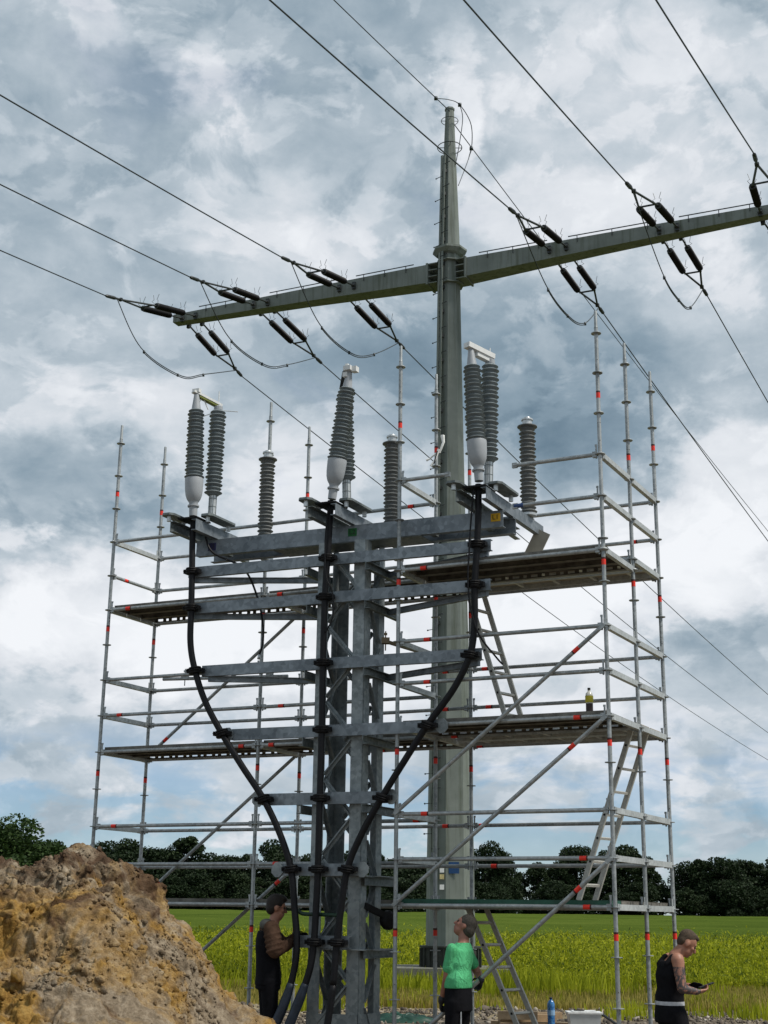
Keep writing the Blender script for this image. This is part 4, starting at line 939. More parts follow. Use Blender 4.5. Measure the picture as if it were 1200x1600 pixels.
# insulator strings, conductors, jumpers
def insul_string(s, side, clampend, label):
    hw = float(np.interp(abs(s), [.6, 9.1], [.29, .16])); end = V(clampend); A0 = PP(s, side*(hw+.02), 19.50 if side < 0 else 19.44)
    ax = (end-A0); L = ax.length; ax.normalize(); t = thing('insulator_string', A0, label, 'insulator', 'double insulator strings of the pylon arm')
    lat = PU*.24; f1, f2, f3 = (.15, .50, .83) if side < 0 else (.17, .55, .84)
    hornup = (Zv-ax*ax.z).normalized()
    mb = MB(); 
    for g in (-1, 1): mb.box(A0+lat*g, PU*.05, PW*.04, Zv*.11); mb.tube(A0+lat*g, A0+lat*g+ax*L*f1, .026, 6); mb.lathe(A0+lat*g+PW*side*.03, PU, [(.05, -.06), (.05, .06)], 8)
    mb.build('hanger', MT['iron'], t)
    for g in (-1, 1):
        p = A0+lat*g+ax*L*f1; l = L*(f2-f1); mb = MB(); n = 24; prof = [(.03, 0), (.07, .04)]
        for i in range(n): h = .07+(l-.14)*i/n; st = (l-.14)/n; prof += [(.078, h), (.096, h+st*.5), (.080, h+st*.95)]
        prof += [(.07, l-.04), (.03, l)]; mb.lathe(p, ax, prof, 14); mb.build('insulator_rod', MT['porc'], t, smooth=True, angle=50)
        for h in (.03, l-.03):
            mb = MB(); mb.lathe(p+ax*(h-.012), ax, [(.075, 0), (.084, .004), (.084, .020), (.075, .024)], 12)
            for e in (-.05, .05):
                q = p+ax*h+lat.normalized()*e+hornup*.06; mb.path([q, q+hornup*.08+lat.normalized()*e*1.2+ax*.05, q+hornup*.12+ax*.02, q+hornup*.29-ax*.04+lat.normalized()*e], .0065, 5)
            mb.build('arcing_horn', MT['iron'], t)
    q1 = A0-lat+ax*L*f2; q2 = A0+lat+ax*L*f2; apx = A0+ax*L*f3; mb = MB()
    for q in (q1, q2): mb.tube(q-ax*.03, apx, .030, 6)
    mb.tube(q1+ax*.1, q2+ax*.1, .026, 6); mb.lathe(apx-PU*.05, PU, [(.05, 0), (.06, .05), (.05, .1)], 10); mb.build('yoke', MT['iron'], t)
    mb = MB(); mb.path([apx, apx+ax*L*(1-f3)*.3, apx+ax*L*(1-f3)*.45, apx+ax*L*(1-f3)*.9, end], [.03, .035, .055, .05, .028], 8); mb.build('strain_clamp', MT['iron'], t)
    return apx+ax*L*(1-f3)*.25
FR = {'La': ((-8.07, 36.18, 18.72), -.1425), 'Lb': ((-5.478, 34.906, 18.72), -.148), 'Lc': ((-2.846, 33.629, 18.72), -.1475), 'Rc': ((3.011, 30.784, 18.72), -.1635), 'Rb': ((5.704, 29.466, 18.72), -.178), 'Ra': ((8.42, 28.097, 18.72), -.214)}
BK = {'La': ((-4.742, 42.291, 18.75), -.1345), 'Lb': ((-2.082, 41.586, 18.95), -.1395), 'Lc': ((.579, 40.286, 18.95), -.145), 'Rc': ((6.426, 37.452, 18.95), -.1635), 'Rb': ((9.197, 36.139, 18.95), -.1845), 'Ra': ((11.9, 34.9, 18.95), -.19)}
ORDN = {'La': 'leftmost phase at the arm tip', 'Lb': 'second phase from the left arm tip', 'Lc': 'phase just left of the mast', 'Rc': 'phase just right of the mast', 'Rb': 'second phase right of the mast', 'Ra': 'phase at the far right edge'}
def conductor(P0, ang, b, c, L, r, label, n=60):
    d = V((math.sin(ang), math.cos(ang), 0)); P0 = V(P0); mb = MB()
    mb.path([P0+d*t+Zv*(b*t+c*t*t) for t in [L*(i/n)**1.5 for i in range(n+1)]], r, 6)
    return tag(mb.build('overhead_conductor', MT['wire'], org=P0, smooth=True), label, 'power line', 'overhead conductors of the pylon')
JUMP = {'La': [(-2.394, 17.626), (-.43, 17.475), (.742, 17.94)], 'Lb': [(-1.793, 17.786), (.14, 17.652), (1.419, 18.123)], 'Lc': [(-1.74, 17.746), (.14, 17.558), (1.528, 18.062)], 'Rc': [(-1.2, 17.99), (.56, 17.786), (1.87, 18.126)], 'Rb': [(-.94, 17.9), (.65, 17.766), (1.73, 18.034)]}
JW = V((math.sin(R(28)), math.cos(R(28)), 0))
for k, s in PH.items():
    a = insul_string(s, -1, FR[k][0], 'front double insulator string, '+ORDN[k])
    conductor(FR[k][0], R(206), FR[k][1], .0006, 60, .017, 'near-side conductor over the viewer, '+ORDN[k])
    b = insul_string(s, 1, BK[k][0], 'rear double insulator string, '+ORDN[k])
    conductor(BK[k][0], R(30), BK[k][1], .0006, 200, .017, 'far-side conductor running away, '+ORDN[k])
    if k in JUMP:
        pts = smooth_path([a]+[PC+PU*s+JW*t+Zv*z for t, z in JUMP[k]]+[b], 12); mb = MB(); mb.path(pts, .015, 6)
        mid = pts[13:37]; mb.path([p-Zv*.05 for p in mid], .015, 6)
        for p in (mid[0], mid[-1], mid[10]): mb.box(p-Zv*.025, (.03, 0, 0), (0, .03, 0), (0, 0, .042))
        tag(mb.build('jumper_loop', MT['wire'], org=a, smooth=True), 'drooping jumper loop under the arm, '+ORDN[k], 'jumper wire', 'jumper loops of the pylon')
e0 = V((1.35, 35.25, 24.98)); conductor(PC+V((0, -.1, 24.72)), R(206), -.155, .0006, 60, .014, 'earth wire from the mast top over the viewer')
conductor(PC+V((.1, .15, 24.5)), R(30), -.140, .0006, 200, .014, 'earth wire from the mast top running away')
def ploc(x, y, z): return V((x, y, z))
mb = MB(); f0 = PC+V((-.45, -.95, 24.60)); g0 = PC+V((.42, .75, 24.05))
mb.path(smooth_path([f0, PC+V((-.05, -.7, 24.72)), PC+V((.28, -.35, 24.78)), PC+V((.62, 0, 24.4)), PC+V((.68, .3, 23.9)), PC+V((.60, .5, 23.55)), g0+V((.2, .2, -.3))], 8), .013, 6)
mb.path(smooth_path([PC+V((.28, -.35, 24.78)), PC+V((.37, -.25, 24.4)), PC+V((.28, -.2, 23.6)), PC+V((.16, -.15, 22.9))], 8), .012, 6)
mb.path(smooth_path([PC+V((.66, .4, 23.7)), PC+V((.50, .2, 23.1)), PC+V((.25, 0, 22.3))], 8), .012, 6)
for p in (f0, PC+V((.28, -.35, 24.78)), PC+V((.66, .35, 23.75))): mb.box(p, (.05, 0, 0), (0, .05, 0), (0, 0, .04))
tag(mb.build('jumper_loop', MT['wire'], org=PC+Zv*24, smooth=True), 'looped earth wire jumper curling around the mast top', 'jumper wire')

# white strips tied to a standard
mb = MB(); c = V((.70, 16.95, 7.62))
mb.path([c+V((.05, 0, .15)), c+V((.06, -.02, .05)), c+V((.01, -.03, -.1))], [.03, .02, .012], 6); mb.path([c+V((0, -.03, -.05)), c+V((-.05, -.04, -.2)), c+V((-.10, -.03, -.28))], [.02, .014, .02], 6); mb.path([c+V((-.03, -.03, -.1)), c+V((-.12, -.02, -.18)), c+V((-.16, -.02, -.2))], [.01, .012, .016], 6)
mb.path([c+V((-.02, -.05, -.08)), c+V((-.06, -.05, -.25))], .008, 5, 1)
tag(mb.build('cloth_strip', [MT['pvc_white'], MT['ink']], org=c), 'white plastic strips tied to the standard in front of the mast', 'strip')

# bottle on the second deck
def glass(name, col, rough=.08, trans=.85):
    m, t, b = mat(name); b.inputs['Base Color'].default_value = (*col, 1); b.inputs['Roughness'].default_value = rough; b.inputs['Transmission Weight'].default_value = trans; b.inputs['IOR'].default_value = 1.2; return m
bt = thing('bottle', (2.30, 15.20, zl(3)+.075), 'small bottle with yellow label standing on the second deck by the corner', 'bottle'); p = ORG[bt.name]
mb = MB(); mb.lathe(p, Zv, [(.038, 0), (.040, .01), (.040, .085), (.041, .09)], 16); mb.build('dark_base', simple('dark_brown_band', (.03, .018, .02), .4), bt, smooth=True, angle=40)
mb = MB(); mb.lathe(p, Zv, [(.041, .09), (.044, .13), (.044, .17), (.036, .205), (.016, .225), (.015, .24)], 16); mb.build('body', simple('clear_pale_plastic', (.55, .55, .50), .2), bt, smooth=True, angle=40)
mb = MB(); mb.lathe(p, Zv, [(.0452, .10), (.0452, .175)], 16); mb.build('label', simple('yellow_label', (.42, .36, .02), .5), bt)
mb = MB(); mb.lathe(p, Zv, [(.017, .24), (.017, .265)], 12); mb.build('cap', MT['ink'], bt)

# timber stack with water bottle and tub
def stack_things():
    t = thing('timber_pile', (2.15, 18.7, 0), 'low pile of sawn planks and blocks at the ladder foot', 'timber'); r = random.Random(4)
    for i, (x, y, z, L, a, w_, h_, m) in enumerate([(1.95, 18.9, .09, 1.1, 80, .14, .16, 'wood2'), (2.5, 18.7, .09, 1.0, 86, .14, .16, 'wood2'), (2.2, 18.6, .24, 1.3, -14, .16, .10, 'wood'), (2.1, 18.95, .245, 1.25, -10, .14, .11, 'wood2'), (1.92, 18.7, .36, .75, 12, .12, .09, 'wood'), (2.02, 19.0, .37, .8, 18, .10, .08, 'wood'), (2.62, 18.28, .215, 1.0, -12, .34, .09, 'wood2'), (1.78, 18.55, .40, .5, -4, .1, .1, 'wood2')]):
        mb = MB(); d = V((math.cos(R(a)), math.sin(R(a)), 0)); c = V((x, y, z)); c.z += .16; mb.bar(c-d*L/2, c+d*L/2, w_, h_); mb.build('plank', MT[m], t)
    for x in (1.95, 2.52): mb = MB(); mb.bar((x-.08, 18.3, .085), (x+.08, 19.3, .085), .14, .15); mb.build('plank', MT['wood2'], t)
    b = thing('water_bottle', (2.17, 18.25, .465), 'large blue water bottle standing on the timber', 'bottle'); p = ORG[b.name]
    m, tt, bb = mat('blue_bottle_plastic'); co = objco(tt); z = tt.n('ShaderNodeSeparateXYZ', inp={0: co}).outputs[2]
    tt.l(tt.ramp(tt.noise(co, 30, 2), [(.4, (.02, .14, .42)), (.6, (.08, .28, .60))]), bb.inputs['Base Color']); bb.inputs['Roughness'].default_value = .15; bb.inputs['Transmission Weight'].default_value = .25
    mb = MB(); prof = [(.042, 0), (.047, .012)]
    for i in range(7): prof += [(.047, .03+i*.026), (.044, .043+i*.026)]
    prof += [(.047, .22), (.046, .25), (.034, .285), (.016, .30), (.015, .31)]
    mb.lathe(p, Zv, prof, 18); mb.build('body', m, b, smooth=True, angle=45)
    mb = MB(); mb.lathe(p, Zv, [(.0482, .12), (.0482, .18)], 18); mb.build('label', simple('pale_blue_label', (.25, .42, .62), .5), b)
    mb = MB(); mb.lathe(p, Zv, [(.018, .31), (.018, .332)], 12); mb.build('cap', simple('dark_blue_cap', (.01, .02, .06), .4), b)
    tb = thing('storage_tub', (2.56, 18.12, .42), 'white translucent plastic tub with lid beside the timber', 'tub'); p = ORG[tb.name]
    mb = MB(); z0, z1 = .0, .20
    vs = []; 
    for zz, sx, sy in ((0, .17, .12), (.20, .20, .145), (.20, .19, .135), (.02, .16, .11)): vs += [p+V((i*sx, j*sy, zz)) for i, j in ((-1, -1), (1, -1), (1, 1), (-1, 1))]
    mb.add(vs, [(3, 2, 1, 0)]+[(a*4+k, a*4+(k+1) % 4, (a+1)*4+(k+1) % 4, (a+1)*4+k) for a in range(3) for k in range(4)]+[(12, 13, 14, 15)]); mb.build('tub_body', simple('milky_plastic', (.60, .63, .64), .3, 0, .08, 10), tb)
    mb = MB(); mb.box(p+Zv*.21, (.215, 0, 0), (0, .155, 0), (0, 0, .010)); mb.box(p+Zv*.226, (.15, 0, 0), (0, .10, 0), (0, 0, .006)); mb.build('lid', simple('white_lid', (.70, .72, .72), .35), tb)
    mb = MB(); mb.bar(p+V((-.13, -.05, .24)), p+V((.0, -.05, .24)), .02, .014); mb.build('handle', MT['ink'], tb)
stack_things()
mb = MB(); mb.tube((3.02, 19.7, .52), (3.32, 19.2, .30), .018, 6); tag(mb.build('steel_rod', MT['iron'], org=(3.2, 19.5, .3)), 'short black rod sticking up from the gravel near the scaffold foot', 'rod')
def tarp():
    xs = np.linspace(-1, 1, 70); ys = np.linspace(-1, 1, 40); X, Y = np.meshgrid(xs, ys); p = np.stack([X.ravel(), Y.ravel(), 0*X.ravel()], 1)
    rr_ = np.hypot(p[:, 0], p[:, 1]); z = .03+.20*np.clip(1-rr_**2.2, 0, 1)*(.4+.6*np.abs(fbm(p*2.2+8, 3)))+.08*np.abs(fbm(p*4, 3))*np.clip(1.1-rr_, 0, 1)
    q = np.stack([.42+p[:, 0]*.72+.14*fbm(p*2+3, 2), 24.9+p[:, 1]*.40, z], 1); idx = np.arange(len(p)).reshape(X.shape); f = np.stack([idx[:-1, :-1], idx[:-1, 1:], idx[1:, 1:], idx[1:, :-1]], -1).reshape(-1, 4)
    tag(mesh_np('tarpaulin', q, f, MT['tarp'], org=(.42, 24.6, 0), smooth=True), 'crumpled green tarpaulin lying on the gravel left of the man in green', 'tarpaulin')
tarp()

# ------------------------------------------------------------------ people
MT['skin'] = simple('tanned_skin', (.33, .155, .10), .5, 0, .12, 18); MT['skin2'] = simple('ruddy_skin', (.30, .135, .095), .5, 0, .12, 18)
MT['hairg'] = simple('short_grey_brown_hair', (.055, .047, .038), .8, 0, .4, 60, .6); MT['hairb'] = simple('dark_brown_hair', (.016, .011, .008), .7, 0, .4, 60, .6); MT['hairr'] = simple('brown_cropped_hair', (.06, .040, .024), .8, 0, .4, 60, .6)
MT['black'] = simple('black_cloth', (.007, .007, .009), .9, 0, .3, 25, 0, .12); MT['glove'] = simple('dark_grey_glove', (.035, .037, .045), .8, 0, .3, 40)
MT['brownj'] = simple('brown_jersey', (.075, .044, .030), .95, 0, .4, 12, .6, .03); MT['hood'] = simple('grey_hood_fleece', (.09, .088, .078), .9, 0, .2, 20, .3)
def shirt_mat():
    m, t, b = mat('bright_green_tshirt'); co = objco(t); f = t.noise(co, 4, 5, .6, .8)
    t.l(t.ramp(f, [(.3, (.050, .35, .135)), (.7, (.095, .50, .22))]), b.inputs['Base Color']); b.inputs['Roughness'].default_value = .85; bump(t, b, t.noise(t.n('ShaderNodeMapping', inp={0: co, 3: (1, 1, .45)}).outputs[0], 13, 4, .6, 1.4), .9, .035); return m
MT['shirt'] = shirt_mat()
def tattoo_mat():
    m, t, b = mat('tattooed_skin'); co = objco(t)
    f = t.noise(co, 15, 5, .7, 1.5); s = t.n('ShaderNodeMapRange', inp={0: f, 1: .44, 2: .52, 3: 0., 4: 1.}).outputs[0]
    t.l(t.mix(s, (.30, .14, .095), (.055, .045, .045)), b.inputs['Base Color']); b.inputs['Roughness'].default_value = .5; return m
MT['tattoo'] = tattoo_mat()
def skinned(mb, name, m, parent=None, org=(0, 0, 0), vox=.009, it=6, mats_fn=None):
    me0 = bpy.data.meshes.new(name+'_raw'); me0.from_pydata(mb.v, [], mb.f)
    bm = bmesh.new(); bm.from_mesh(me0); bmesh.ops.recalc_face_normals(bm, faces=bm.faces); bm.to_mesh(me0); bm.free()
    ob = bpy.data.objects.new(name, me0); C.objects.link(ob)
    rm = ob.modifiers.new('r', 'REMESH'); rm.mode = 'VOXEL'; rm.voxel_size = vox
    sm = ob.modifiers.new('s', 'SMOOTH'); sm.iterations = it; sm.factor = .5
    bpy.context.view_layer.update()
    me = bpy.data.meshes.new_from_object(ob.evaluated_get(bpy.context.evaluated_depsgraph_get())); bpy.data.objects.remove(ob); bpy.data.meshes.remove(me0)
    o0 = ORG[parent.name] if parent is not None else V(org); me.transform(Matrix.Translation(-o0)); me.name = name; me.materials.clear()
    for x in (m if isinstance(m, (list, tuple)) else [m]): me.materials.append(x)
    me.polygons.foreach_set('use_smooth', [True]*len(me.polygons))
    me.polygons.foreach_set('material_index', [mats_fn(p.center+o0) if mats_fn else 0 for p in me.polygons])
    o = bpy.data.objects.new(name, me); C.objects.link(o); ORG[o.name] = o0
    if parent is not None: o.parent = parent
    else: o.location = o0
    return o
def hand(mb, wrist, d, palm_n, thumb_side, curl=.5, sc_=1.0):
    """five-fingered hand: d = finger direction, palm_n = palm normal (fingers curl towards it)"""
    wrist = V(wrist); d = V(d).normalized(); n = V(palm_n); n = (n-d*n.dot(d)).normalized(); s = V(thumb_side); s = (s-d*s.dot(d)-n*s.dot(n)).normalized(); k = sc_
    mb.loft([(wrist-d*.01*k, s*.027*k, n*.019*k), (wrist+d*.03*k, s*.036*k, n*.018*k), (wrist+d*.085*k, s*.042*k, n*.014*k), (wrist+d*.095*k, s*.038*k, n*.010*k)], 12)
    for i, (off, l) in enumerate(((.030, .070), (.010, .080), (-.011, .074), (-.031, .058))):
        p = wrist+d*.088*k+s*off*k; a = curl*.7; dirn = d; ll = l*k
        for seg, fr, rr_ in ((0, .45, .0095), (1, .32, .0088), (2, .23, .008)):
            dirn = (d*math.cos(a)+n*math.sin(a)).normalized(); q = p+dirn*ll*fr; mb.cap(p, q, rr_*k, rr_*.93*k, 8); p = q; a += curl*1.0
    p = wrist+d*.030*k+s*.034*k; q = p+(d*.6+s*.75+n*.35).normalized()*.042*k; mb.cap(p, q, .012*k, .0105*k, 8); mb.cap(q, q+(d*.85+s*.1+n*.6*max(.3, curl)).normalized()*.034*k, .0105*k, .009*k, 8)
def head(mb, hm, c, f, u, k=1.0, ear=True, hair_top=.0, back=True):
    """c head centre, f facing, u up; hm = hair mesh builder"""
    c = V(c); f = V(f).normalized(); u = V(u); u = (u-f*u.dot(f)).normalized(); r = f.cross(u)
    mb.ell(c+u*.025*k-f*.012*k, f*.096*k, r*.076*k, u*.098*k); mb.ell(c-u*.055*k+f*.030*k, f*.062*k, r*.058*k, u*.066*k); mb.ell(c-u*.090*k+f*.055*k, f*.030*k, r*.030*k, u*.024*k)
    mb.cap(c+u*.018*k+f*.086*k, c-u*.022*k+f*.108*k, .010*k, .0145*k, 8); mb.ell(c-u*.053*k+f*.088*k, f*.012*k, r*.026*k, u*.007*k); mb.ell(c-u*.064*k+f*.085*k, f*.012*k, r*.022*k, u*.008*k)
    mb.ell(c+u*.034*k+f*.074*k, f*.016*k, r*.052*k, u*.010*k)
    for g in (-1, 1): mb.ell(c-u*.012*k+f*.060*k+r*g*.042*k, f*.022*k, r*.022*k, u*.020*k); mb.ell(c-u*.008*k-f*.010*k+r*g*.079*k, f*.020*k, r*.008*k, u*.032*k)
    if hm is not None:
        hm.ell(c+u*.040*k-f*.022*k, f*.098*k, r*.083*k, u*.095*k); hm.ell(c-u*.005*k-f*.050*k, f*.062*k, r*.077*k, u*.080*k)
        if hair_top: hm.ell(c+u*(.085+hair_top)*k+f*.012*k, f*.080*k, r*.062*k, u*.040*k)
    return c, f, r, u
def eyes(c, f, r, u, k, par):
    for g in (-1, 1): mb = MB(); q = c+u*.012*k+f*.076*k+r*g*.032*k; mb.ell(q, f*.012*k, r*.012*k, u*.010*k, 10, 7); mb.build('eye', simple('eye_dark', (.02, .015, .012), .2), par)

def torso(mb, pel, chest, neck, f, r, sh=.185, wst=.15, dep=.115, belly=0.0, infl=0):
    pel = V(pel); chest = V(chest); neck = V(neck); f = V(f); r = V(r); i = infl
    mid = pel.lerp(chest, .5)
    mb.loft([(pel-Zv*.10, r*(.165+i), f*(.125+i)), (pel, r*(.168+i), f*(.125+i)), (mid+f*belly, r*(wst+i), f*(dep+belly*.5+i)), (chest-Zv*.02, r*(.175+i), f*(.125+i)), (chest.lerp(neck, .55), r*(sh-.015+i), f*(.105+i)), (chest.lerp(neck, .85), r*(.11+i), f*(.078+i)), (neck, r*(.062+i), f*(.062+i))], 24)
def limb(mb, pts, rs, infl=0):
    for i in range(len(pts)-1): mb.cap(pts[i], pts[i+1], rs[i]+infl, rs[i+1]+infl, 14)

def man_green():
    f = V((-.88, .47, 0)).normalized(); l = V((-f.y, f.x, 0)); r = -l
    pel = V((.86, 15.53, .93)); ch = V((.865, 15.56, 1.29)); nk = V((.915, 15.58, 1.495)); hc = V((.935, 15.60, 1.655))
    shl = ch+l*.165+Zv*.125; shr = ch+r*.175+Zv*.13
    ell_ = V((.735, 15.46, 1.125)); wrl = V((.685, 15.64, .875)); elr = V((1.09, 15.80, 1.16)); wrr = V((1.105, 15.62, 1.09))
    hfl = V((.675, 15.80, .745))
    mb = MB(); torso(mb, pel, ch, nk, f, r, infl=-.012); mb.cap(nk-Zv*.05, hc-Zv*.05, .062, .058)
    hm = MB(); hf = V((-.86, .22, .46)); hu = V((.42, -.05, .9)); c, hf_, hr, hu_ = head(mb, hm, hc, hf, hu, 1.04)
    limb(mb, [shl, ell_, wrl], [.056, .044, .030]); limb(mb, [shr, elr, wrr], [.056, .044, .030])
    k1 = pel+f*.03+l*.10-Zv*.46; k2 = pel+r*.11-Zv*.46+f*.02; a1 = V((k1.x, k1.y, .09)); a2 = V((k2.x+.02, k2.y, .09))
    limb(mb, [pel+l*.09, k1, a1], [.085, .055, .040]); limb(mb, [pel+r*.09, k2, a2], [.085, .055, .040])
    body = skinned(mb, 'person', MT['skin2'], org=(.86, 15.53, 0), vox=.010, it=5)
    tag(body, 'man in bright green t-shirt seen from behind looking up while holding a scaffold brace', 'person')
    hm.ell(hc-hf.normalized()*.055-hu.normalized()*.02, V((.075, 0, 0)), V((0, .085, 0)), V((0, 0, .085))); skinned(hm, 'hair', MT['hairg'], body, vox=.010, it=4); eyes(c, hf_, hr, hu_, 1.04, body)
    mb = MB(); torso(mb, pel+Zv*.19, ch, nk-Zv*.012, f, r, infl=.012, belly=.008); sl = shl.lerp(ell_, .66); limb(mb, [shl, sl], [.064, .066]); sr = shr.lerp(elr, .62); limb(mb, [shr, sr], [.066, .064])
    skinned(mb, 'tshirt', MT['shirt'], body, vox=.010, it=5)
    mb = MB(); mb.loft([(pel+Zv*.15, r*.162, f*.126), (pel+Zv*.06, r*.170, f*.132), (pel-Zv*.05, r*.178, f*.138), (pel-Zv*.14, r*.180, f*.140)], 24); limb(mb, [pel+l*.088-Zv*.05, k1, a1], [.105, .078, .070]); limb(mb, [pel+r*.088-Zv*.05, k2, a2], [.105, .078, .070])
    skinned(mb, 'trousers', MT['black'], body, vox=.011, it=6)
    mb = MB(); q = pel+V((.02, -.16, -.12)); mb.bar(q, q-Zv*.42, .012, .006, V((0, 1, 0))); mb.build('trouser_piping', simple('grey_piping', (.4, .42, .44), .6), body)
    tube_d = V((-.80, .39, -.74)).normalized()
    for w_, d_, n_, th in ((wrl, (hfl-wrl), V((.2, .6, -.5)), V((.7, .4, .5))), (wrr, V((-.05, .55, -.28)), V((-.75, .2, -.6)), V((-.3, .2, .9)))):
        mb = MB(); hand(mb, w_, d_, n_, th, .85, 1.12); mb.cap(V(w_)-V(d_).normalized()*.05, V(w_), .040, .036); skinned(mb, 'glove', MT['glove'], body, vox=.006, it=3)
    for a in (a1, a2): mb = MB(); mb.ell(a+f*.06-Zv*.045, f*.145, r*.052, Zv*.045); mb.cap(a, a+Zv*.08, .055, .058); skinned(mb, 'boot', MT['black'], body, vox=.012, it=3)
man_green()

def man_tank():
    f = V((.98, .18, 0)).normalized(); r = V((f.y, -f.x, 0)); l = -r
    pel = V((2.93, 14.62, .90)); ch = V((2.945, 14.60, 1.235)); nk = V((3.015, 14.60, 1.42)); hc = V((3.125, 14.60, 1.515))
    shr = V((2.985, 14.41, 1.365)); shl = V((2.975, 14.79, 1.365)); elr = V((3.005, 14.36, 1.095)); wrr = V((3.165, 14.42, 1.065)); ell_ = V((3.01, 14.83, 1.10)); wrl = V((3.155, 14.68, 1.105))
    mb = MB(); torso(mb, pel, ch, nk, f, r, infl=-.012); mb.cap(nk-V((.02, 0, .03)), hc-V((.035, 0, .035)), .066, .060)
    hm = MB(); hf = V((.80, .05, -.60)); hu = V((.60, 0, .80)); c, hf_, hr, hu_ = head(mb, None, hc, hf, hu, 1.04)
    hm.ell(c+hu_*.052-hf_*.026, hf_*.094, hr*.079, hu_*.090); hm.ell(c+hu_*.100+hf_*.004, hf_*.080, hr*.060, hu_*.036); hm.ell(c+hu_*.005-hf_*.055, hf_*.055, hr*.075, hu_*.070)
    limb(mb, [shr, elr, wrr], [.062, .048, .032]); limb(mb, [shl, ell_, wrl], [.060, .046, .032]); mb.ell(shr+Zv*.0, f*.068, r*.055, Zv*.07)
    hand(mb, wrr, V((.9, .35, .10)), V((-.2, .3, .9)), V((.1, .7, .5)), .7, 1.05)
    kR = V((3.06, 14.50, .47)); kL = V((2.98, 14.74, .47)); aR = V((3.03, 14.48, .09)); aL = V((2.90, 14.76, .09))
    limb(mb, [pel+r*.09, kR, aR], [.085, .055, .040]); limb(mb, [pel+l*.09, kL, aL], [.085, .055, .040])
    def sel(p): return 1 if (p.y < 14.47 and p.z < 1.30 and p.z > 1.03 and p.x < 3.20) else 0
    body = skinned(mb, 'person', [MT['skin'], MT['tattoo']], org=(2.95, 14.6, 0), vox=.009, it=5, mats_fn=sel)
    tag(body, 'man in black tank top with tattooed arm looking down at a phone', 'person')
    skinned(hm, 'hair', MT['hairr'], body, vox=.010, it=3); eyes(c, hf_, hr, hu_, 1.04, body)
    mb = MB(); i = .010
    mb.loft([(pel+Zv*.055, r*.172, f*.132), (pel+Zv*.12, r*(.160+i), f*(.122+i)), (pel.lerp(ch, .55)+f*.012, r*(.158+i), f*(.122+i)), (ch-Zv*.02, r*(.172+i), f*(.128+i)), (ch+Zv*.06+f*.012, r*(.160+i), f*(.118+i)), (ch+Zv*.115+f*.02, r*(.128), f*(.104))], 24)
    for g in (r, l): mb.cap(ch+g*.105+Zv*.09+f*.05, ch+g*.095+Zv*.155-f*.01, .034, .030); mb.cap(ch+g*.095+Zv*.155-f*.01, ch+g*.10+Zv*.08-f*.07, .030, .034)
    skinned(mb, 'tank_top', MT['black'], body, vox=.009, it=5)
    mb = MB(); mb.loft([(pel+Zv*.03, r*.174, f*.136), (pel+Zv*.066, r*.172, f*.134)], 24); mb.build('waistband', simple('pale_waistband', (.42, .43, .46), .8), body, smooth=True, angle=40)
    mb = MB(); mb.loft([(pel+Zv*.035, r*.171, f*.133), (pel-Zv*.06, r*.182, f*.145), (pel-Zv*.14, r*.182, f*.145)], 24); limb(mb, [pel+r*.088-Zv*.05+f*.02, kR, aR], [.115, .088, .075]); limb(mb, [pel+l*.088-Zv*.05, kL, aL], [.112, .085, .075])
    skinned(mb, 'trousers', MT['black'], body, vox=.011, it=6)
    mb = MB(); hand(mb, wrl, V((.9, -.40, .1)), V((.1, -.6, -.6)), V((.3, .2, .9)), .6, 1.08); skinned(mb, 'glove', MT['black'], body, vox=.006, it=3)
    for a in (aR, aL): mb = MB(); mb.ell(a+f*.06-Zv*.045, f*.145, r*.052, Zv*.045); mb.cap(a, a+Zv*.08, .055, .058); skinned(mb, 'boot', MT['black'], body, vox=.012, it=3)
    ph = MB(); c = V((3.285, 14.52, 1.125)); d = V((.92, .1, .30)).normalized(); s = V((-.05, 1, 0)); ph.box(c, d*.078, s*.037, d.cross(s).normalized()*.0045); tag(ph.build('phone', MT['ink'], org=c), 'black phone held in the hand of the man in the tank top', 'phone')
man_tank()

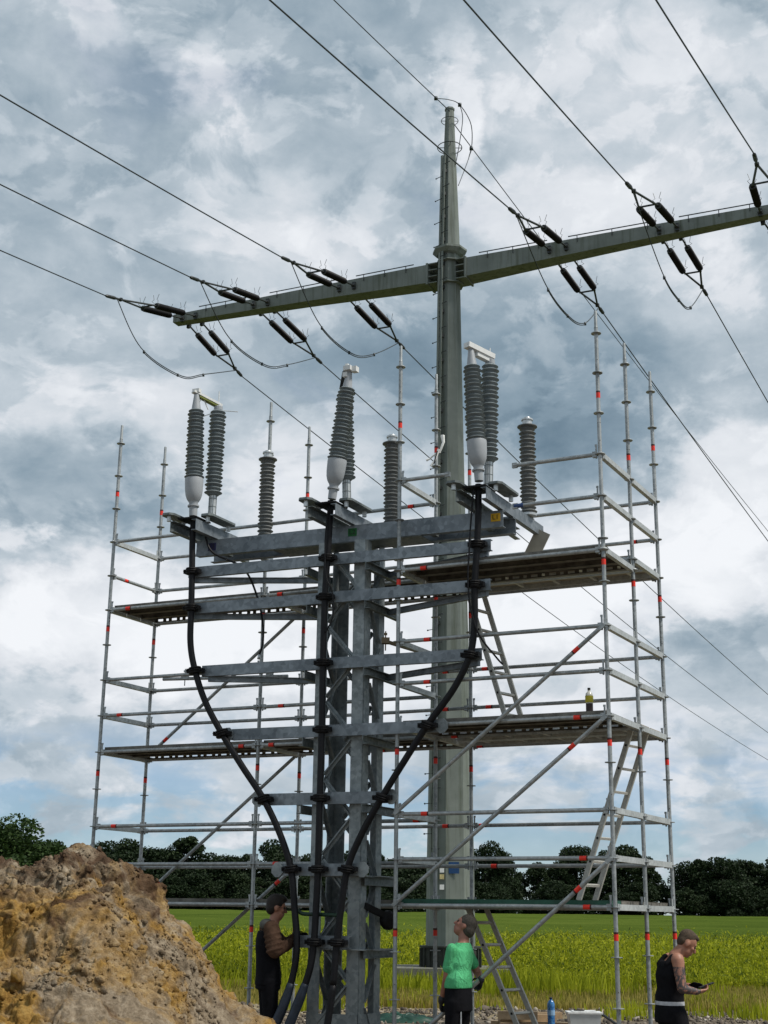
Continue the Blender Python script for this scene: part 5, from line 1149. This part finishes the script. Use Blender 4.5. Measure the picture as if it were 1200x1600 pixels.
def man_brown():
    f = V((.97, .22, 0)).normalized(); r = V((f.y, -f.x, 0)); l = -r; k = 1.08
    pel = V((-1.255, 16.62, 1.07)); ch = V((-1.265, 16.62, 1.45)); nk = V((-1.225, 16.62, 1.655)); hc = V((-1.185, 16.62, 1.825))
    shr = ch+r*.20+Zv*.14; shl = ch+l*.20+Zv*.14; elr = V((-1.17, 16.36, 1.355)); wrr = V((-.985, 16.50, 1.435)); ell_ = V((-1.09, 16.86, 1.40)); wrl = V((-.945, 16.74, 1.50))
    mb = MB(); torso(mb, pel, ch, nk, f, r, .20, infl=-.012); mb.cap(nk-Zv*.05, hc-Zv*.05+f*.0, .066, .060)
    hm = MB(); hf = V((.95, .2, -.22)); hu = V((.2, 0, 1)); c, hf_, hr, hu_ = head(mb, hm, hc, hf, hu, 1.14, hair_top=.012)
    limb(mb, [shr, elr, wrr], [.056, .044, .032]); limb(mb, [shl, ell_, wrl], [.056, .044, .032])
    k1 = pel+r*.10-Zv*.48+f*.03; k2 = pel+l*.10-Zv*.48+f*.02; a1 = V((k1.x-.02, k1.y, .20)); a2 = V((k2.x-.03, k2.y, .20))
    limb(mb, [pel+r*.09, k1, a1], [.085, .055, .040]); limb(mb, [pel+l*.09, k2, a2], [.085, .055, .040])
    body = skinned(mb, 'person', MT['skin'], org=(-1.25, 16.62, .15), vox=.010, it=5)
    tag(body, 'dark haired man in brown sleeves and dark vest working at the cables', 'person')
    skinned(hm, 'hair', MT['hairb'], body, vox=.010, it=4); eyes(c, hf_, hr, hu_, 1.14, body)
    mb = MB(); q = c+hu_*.014+hf_*.112
    for g in (-1, 1): mb.path([q+hr*g*.038+(hr*math.cos(a)*.026+hu_*math.sin(a)*.019) for a in [i*math.pi/6 for i in range(13)]], .0025, 5); mb.tube(q+hr*g*.064, c+hr*g*.088-hf_*.01+hu_*.01, .0028, 5)
    mb.tube(q-hr*.012, q+hr*.012, .0025, 5); mb.build('glasses', MT['ink'], body)
    mb = MB(); torso(mb, pel+Zv*.02, ch, nk-Zv*.02, f, r, .20, infl=.008); limb(mb, [shr, elr, wrr-f*.02], [.096, .088, .058]); limb(mb, [shl, ell_, wrl-f*.02], [.088, .078, .055]); [mb.ell(shr.lerp(elr, q)+V((.0, -.012, 0)), V((.105, 0, .03)), V((0, .088, 0)), Zv*.026) for q in (.25, .5, .72, .95)]; [mb.ell(elr.lerp(wrr, q), V((.02, 0, .088)), V((0, .085, 0)), V((.024, 0, 0))) for q in (.2, .42, .64)]
    skinned(mb, 'jersey', MT['brownj'], body, vox=.010, it=5)
    mb = MB(); mb.loft([(pel-Zv*.10, r*.190, f*.150), (pel+Zv*.05, r*.182, f*.142), (pel.lerp(ch, .55)-f*.008, r*.176, f*.134), (ch-Zv*.06-f*.022, r*.186, f*.126), (ch+Zv*.04-f*.045, r*.172, f*.098), (ch+Zv*.12-f*.055, r*.13, f*.07)], 24); skinned(mb, 'vest', MT['black'], body, vox=.011, it=4)
    mb = MB(); mb.path([nk+r*.10+f*.02-Zv*.03, shr+f*.05+Zv*.035, shr+f*.085-Zv*.05], .008, 6); mb.path([nk+r*.085+f*.05-Zv*.05, shr+f*.075-r*.03+Zv*.0, shr+f*.095-r*.03-Zv*.08], .007, 6); mb.build('white_trim', simple('pale_trim', (.42, .42, .40), .8), body)
    mb = MB(); mb.ell(nk-f*.070-Zv*.02, f*.085, r*.125, Zv*.068); mb.cap(nk+r*.06-Zv*.02, nk+r*.055+f*.09-Zv*.16, .032, .024); mb.cap(nk+l*.06-Zv*.02, nk+l*.055+f*.09-Zv*.16, .032, .024); skinned(mb, 'hood', MT['hood'], body, vox=.010, it=4)
    mb = MB(); mb.loft([(pel+Zv*.06, r*.168, f*.130), (pel-Zv*.06, r*.180, f*.142), (pel-Zv*.14, r*.182, f*.145)], 24); limb(mb, [pel+r*.09-Zv*.05, k1, a1], [.108, .082, .075]); limb(mb, [pel+l*.09-Zv*.05, k2, a2], [.108, .082, .075]); skinned(mb, 'trousers', MT['black'], body, vox=.011, it=6)
    for w_, d_, n_, th in ((wrr, V((.85, .3, .25)), V((.3, .5, -.5)), V((.1, .6, .8))), (wrl, V((.9, -.25, .2)), V((.1, -.6, -.4)), V((0, -.4, .9)))):
        mb = MB(); hand(mb, w_, d_, n_, th, .6, 1.12); skinned(mb, 'glove', MT['black'], body, vox=.006, it=3)
    for a in (a1, a2): mb = MB(); mb.ell(a+f*.06-Zv*.045, f*.145, r*.052, Zv*.045); mb.cap(a, a+Zv*.08, .055, .058); skinned(mb, 'boot', MT['black'], body, vox=.012, it=3)
man_brown()
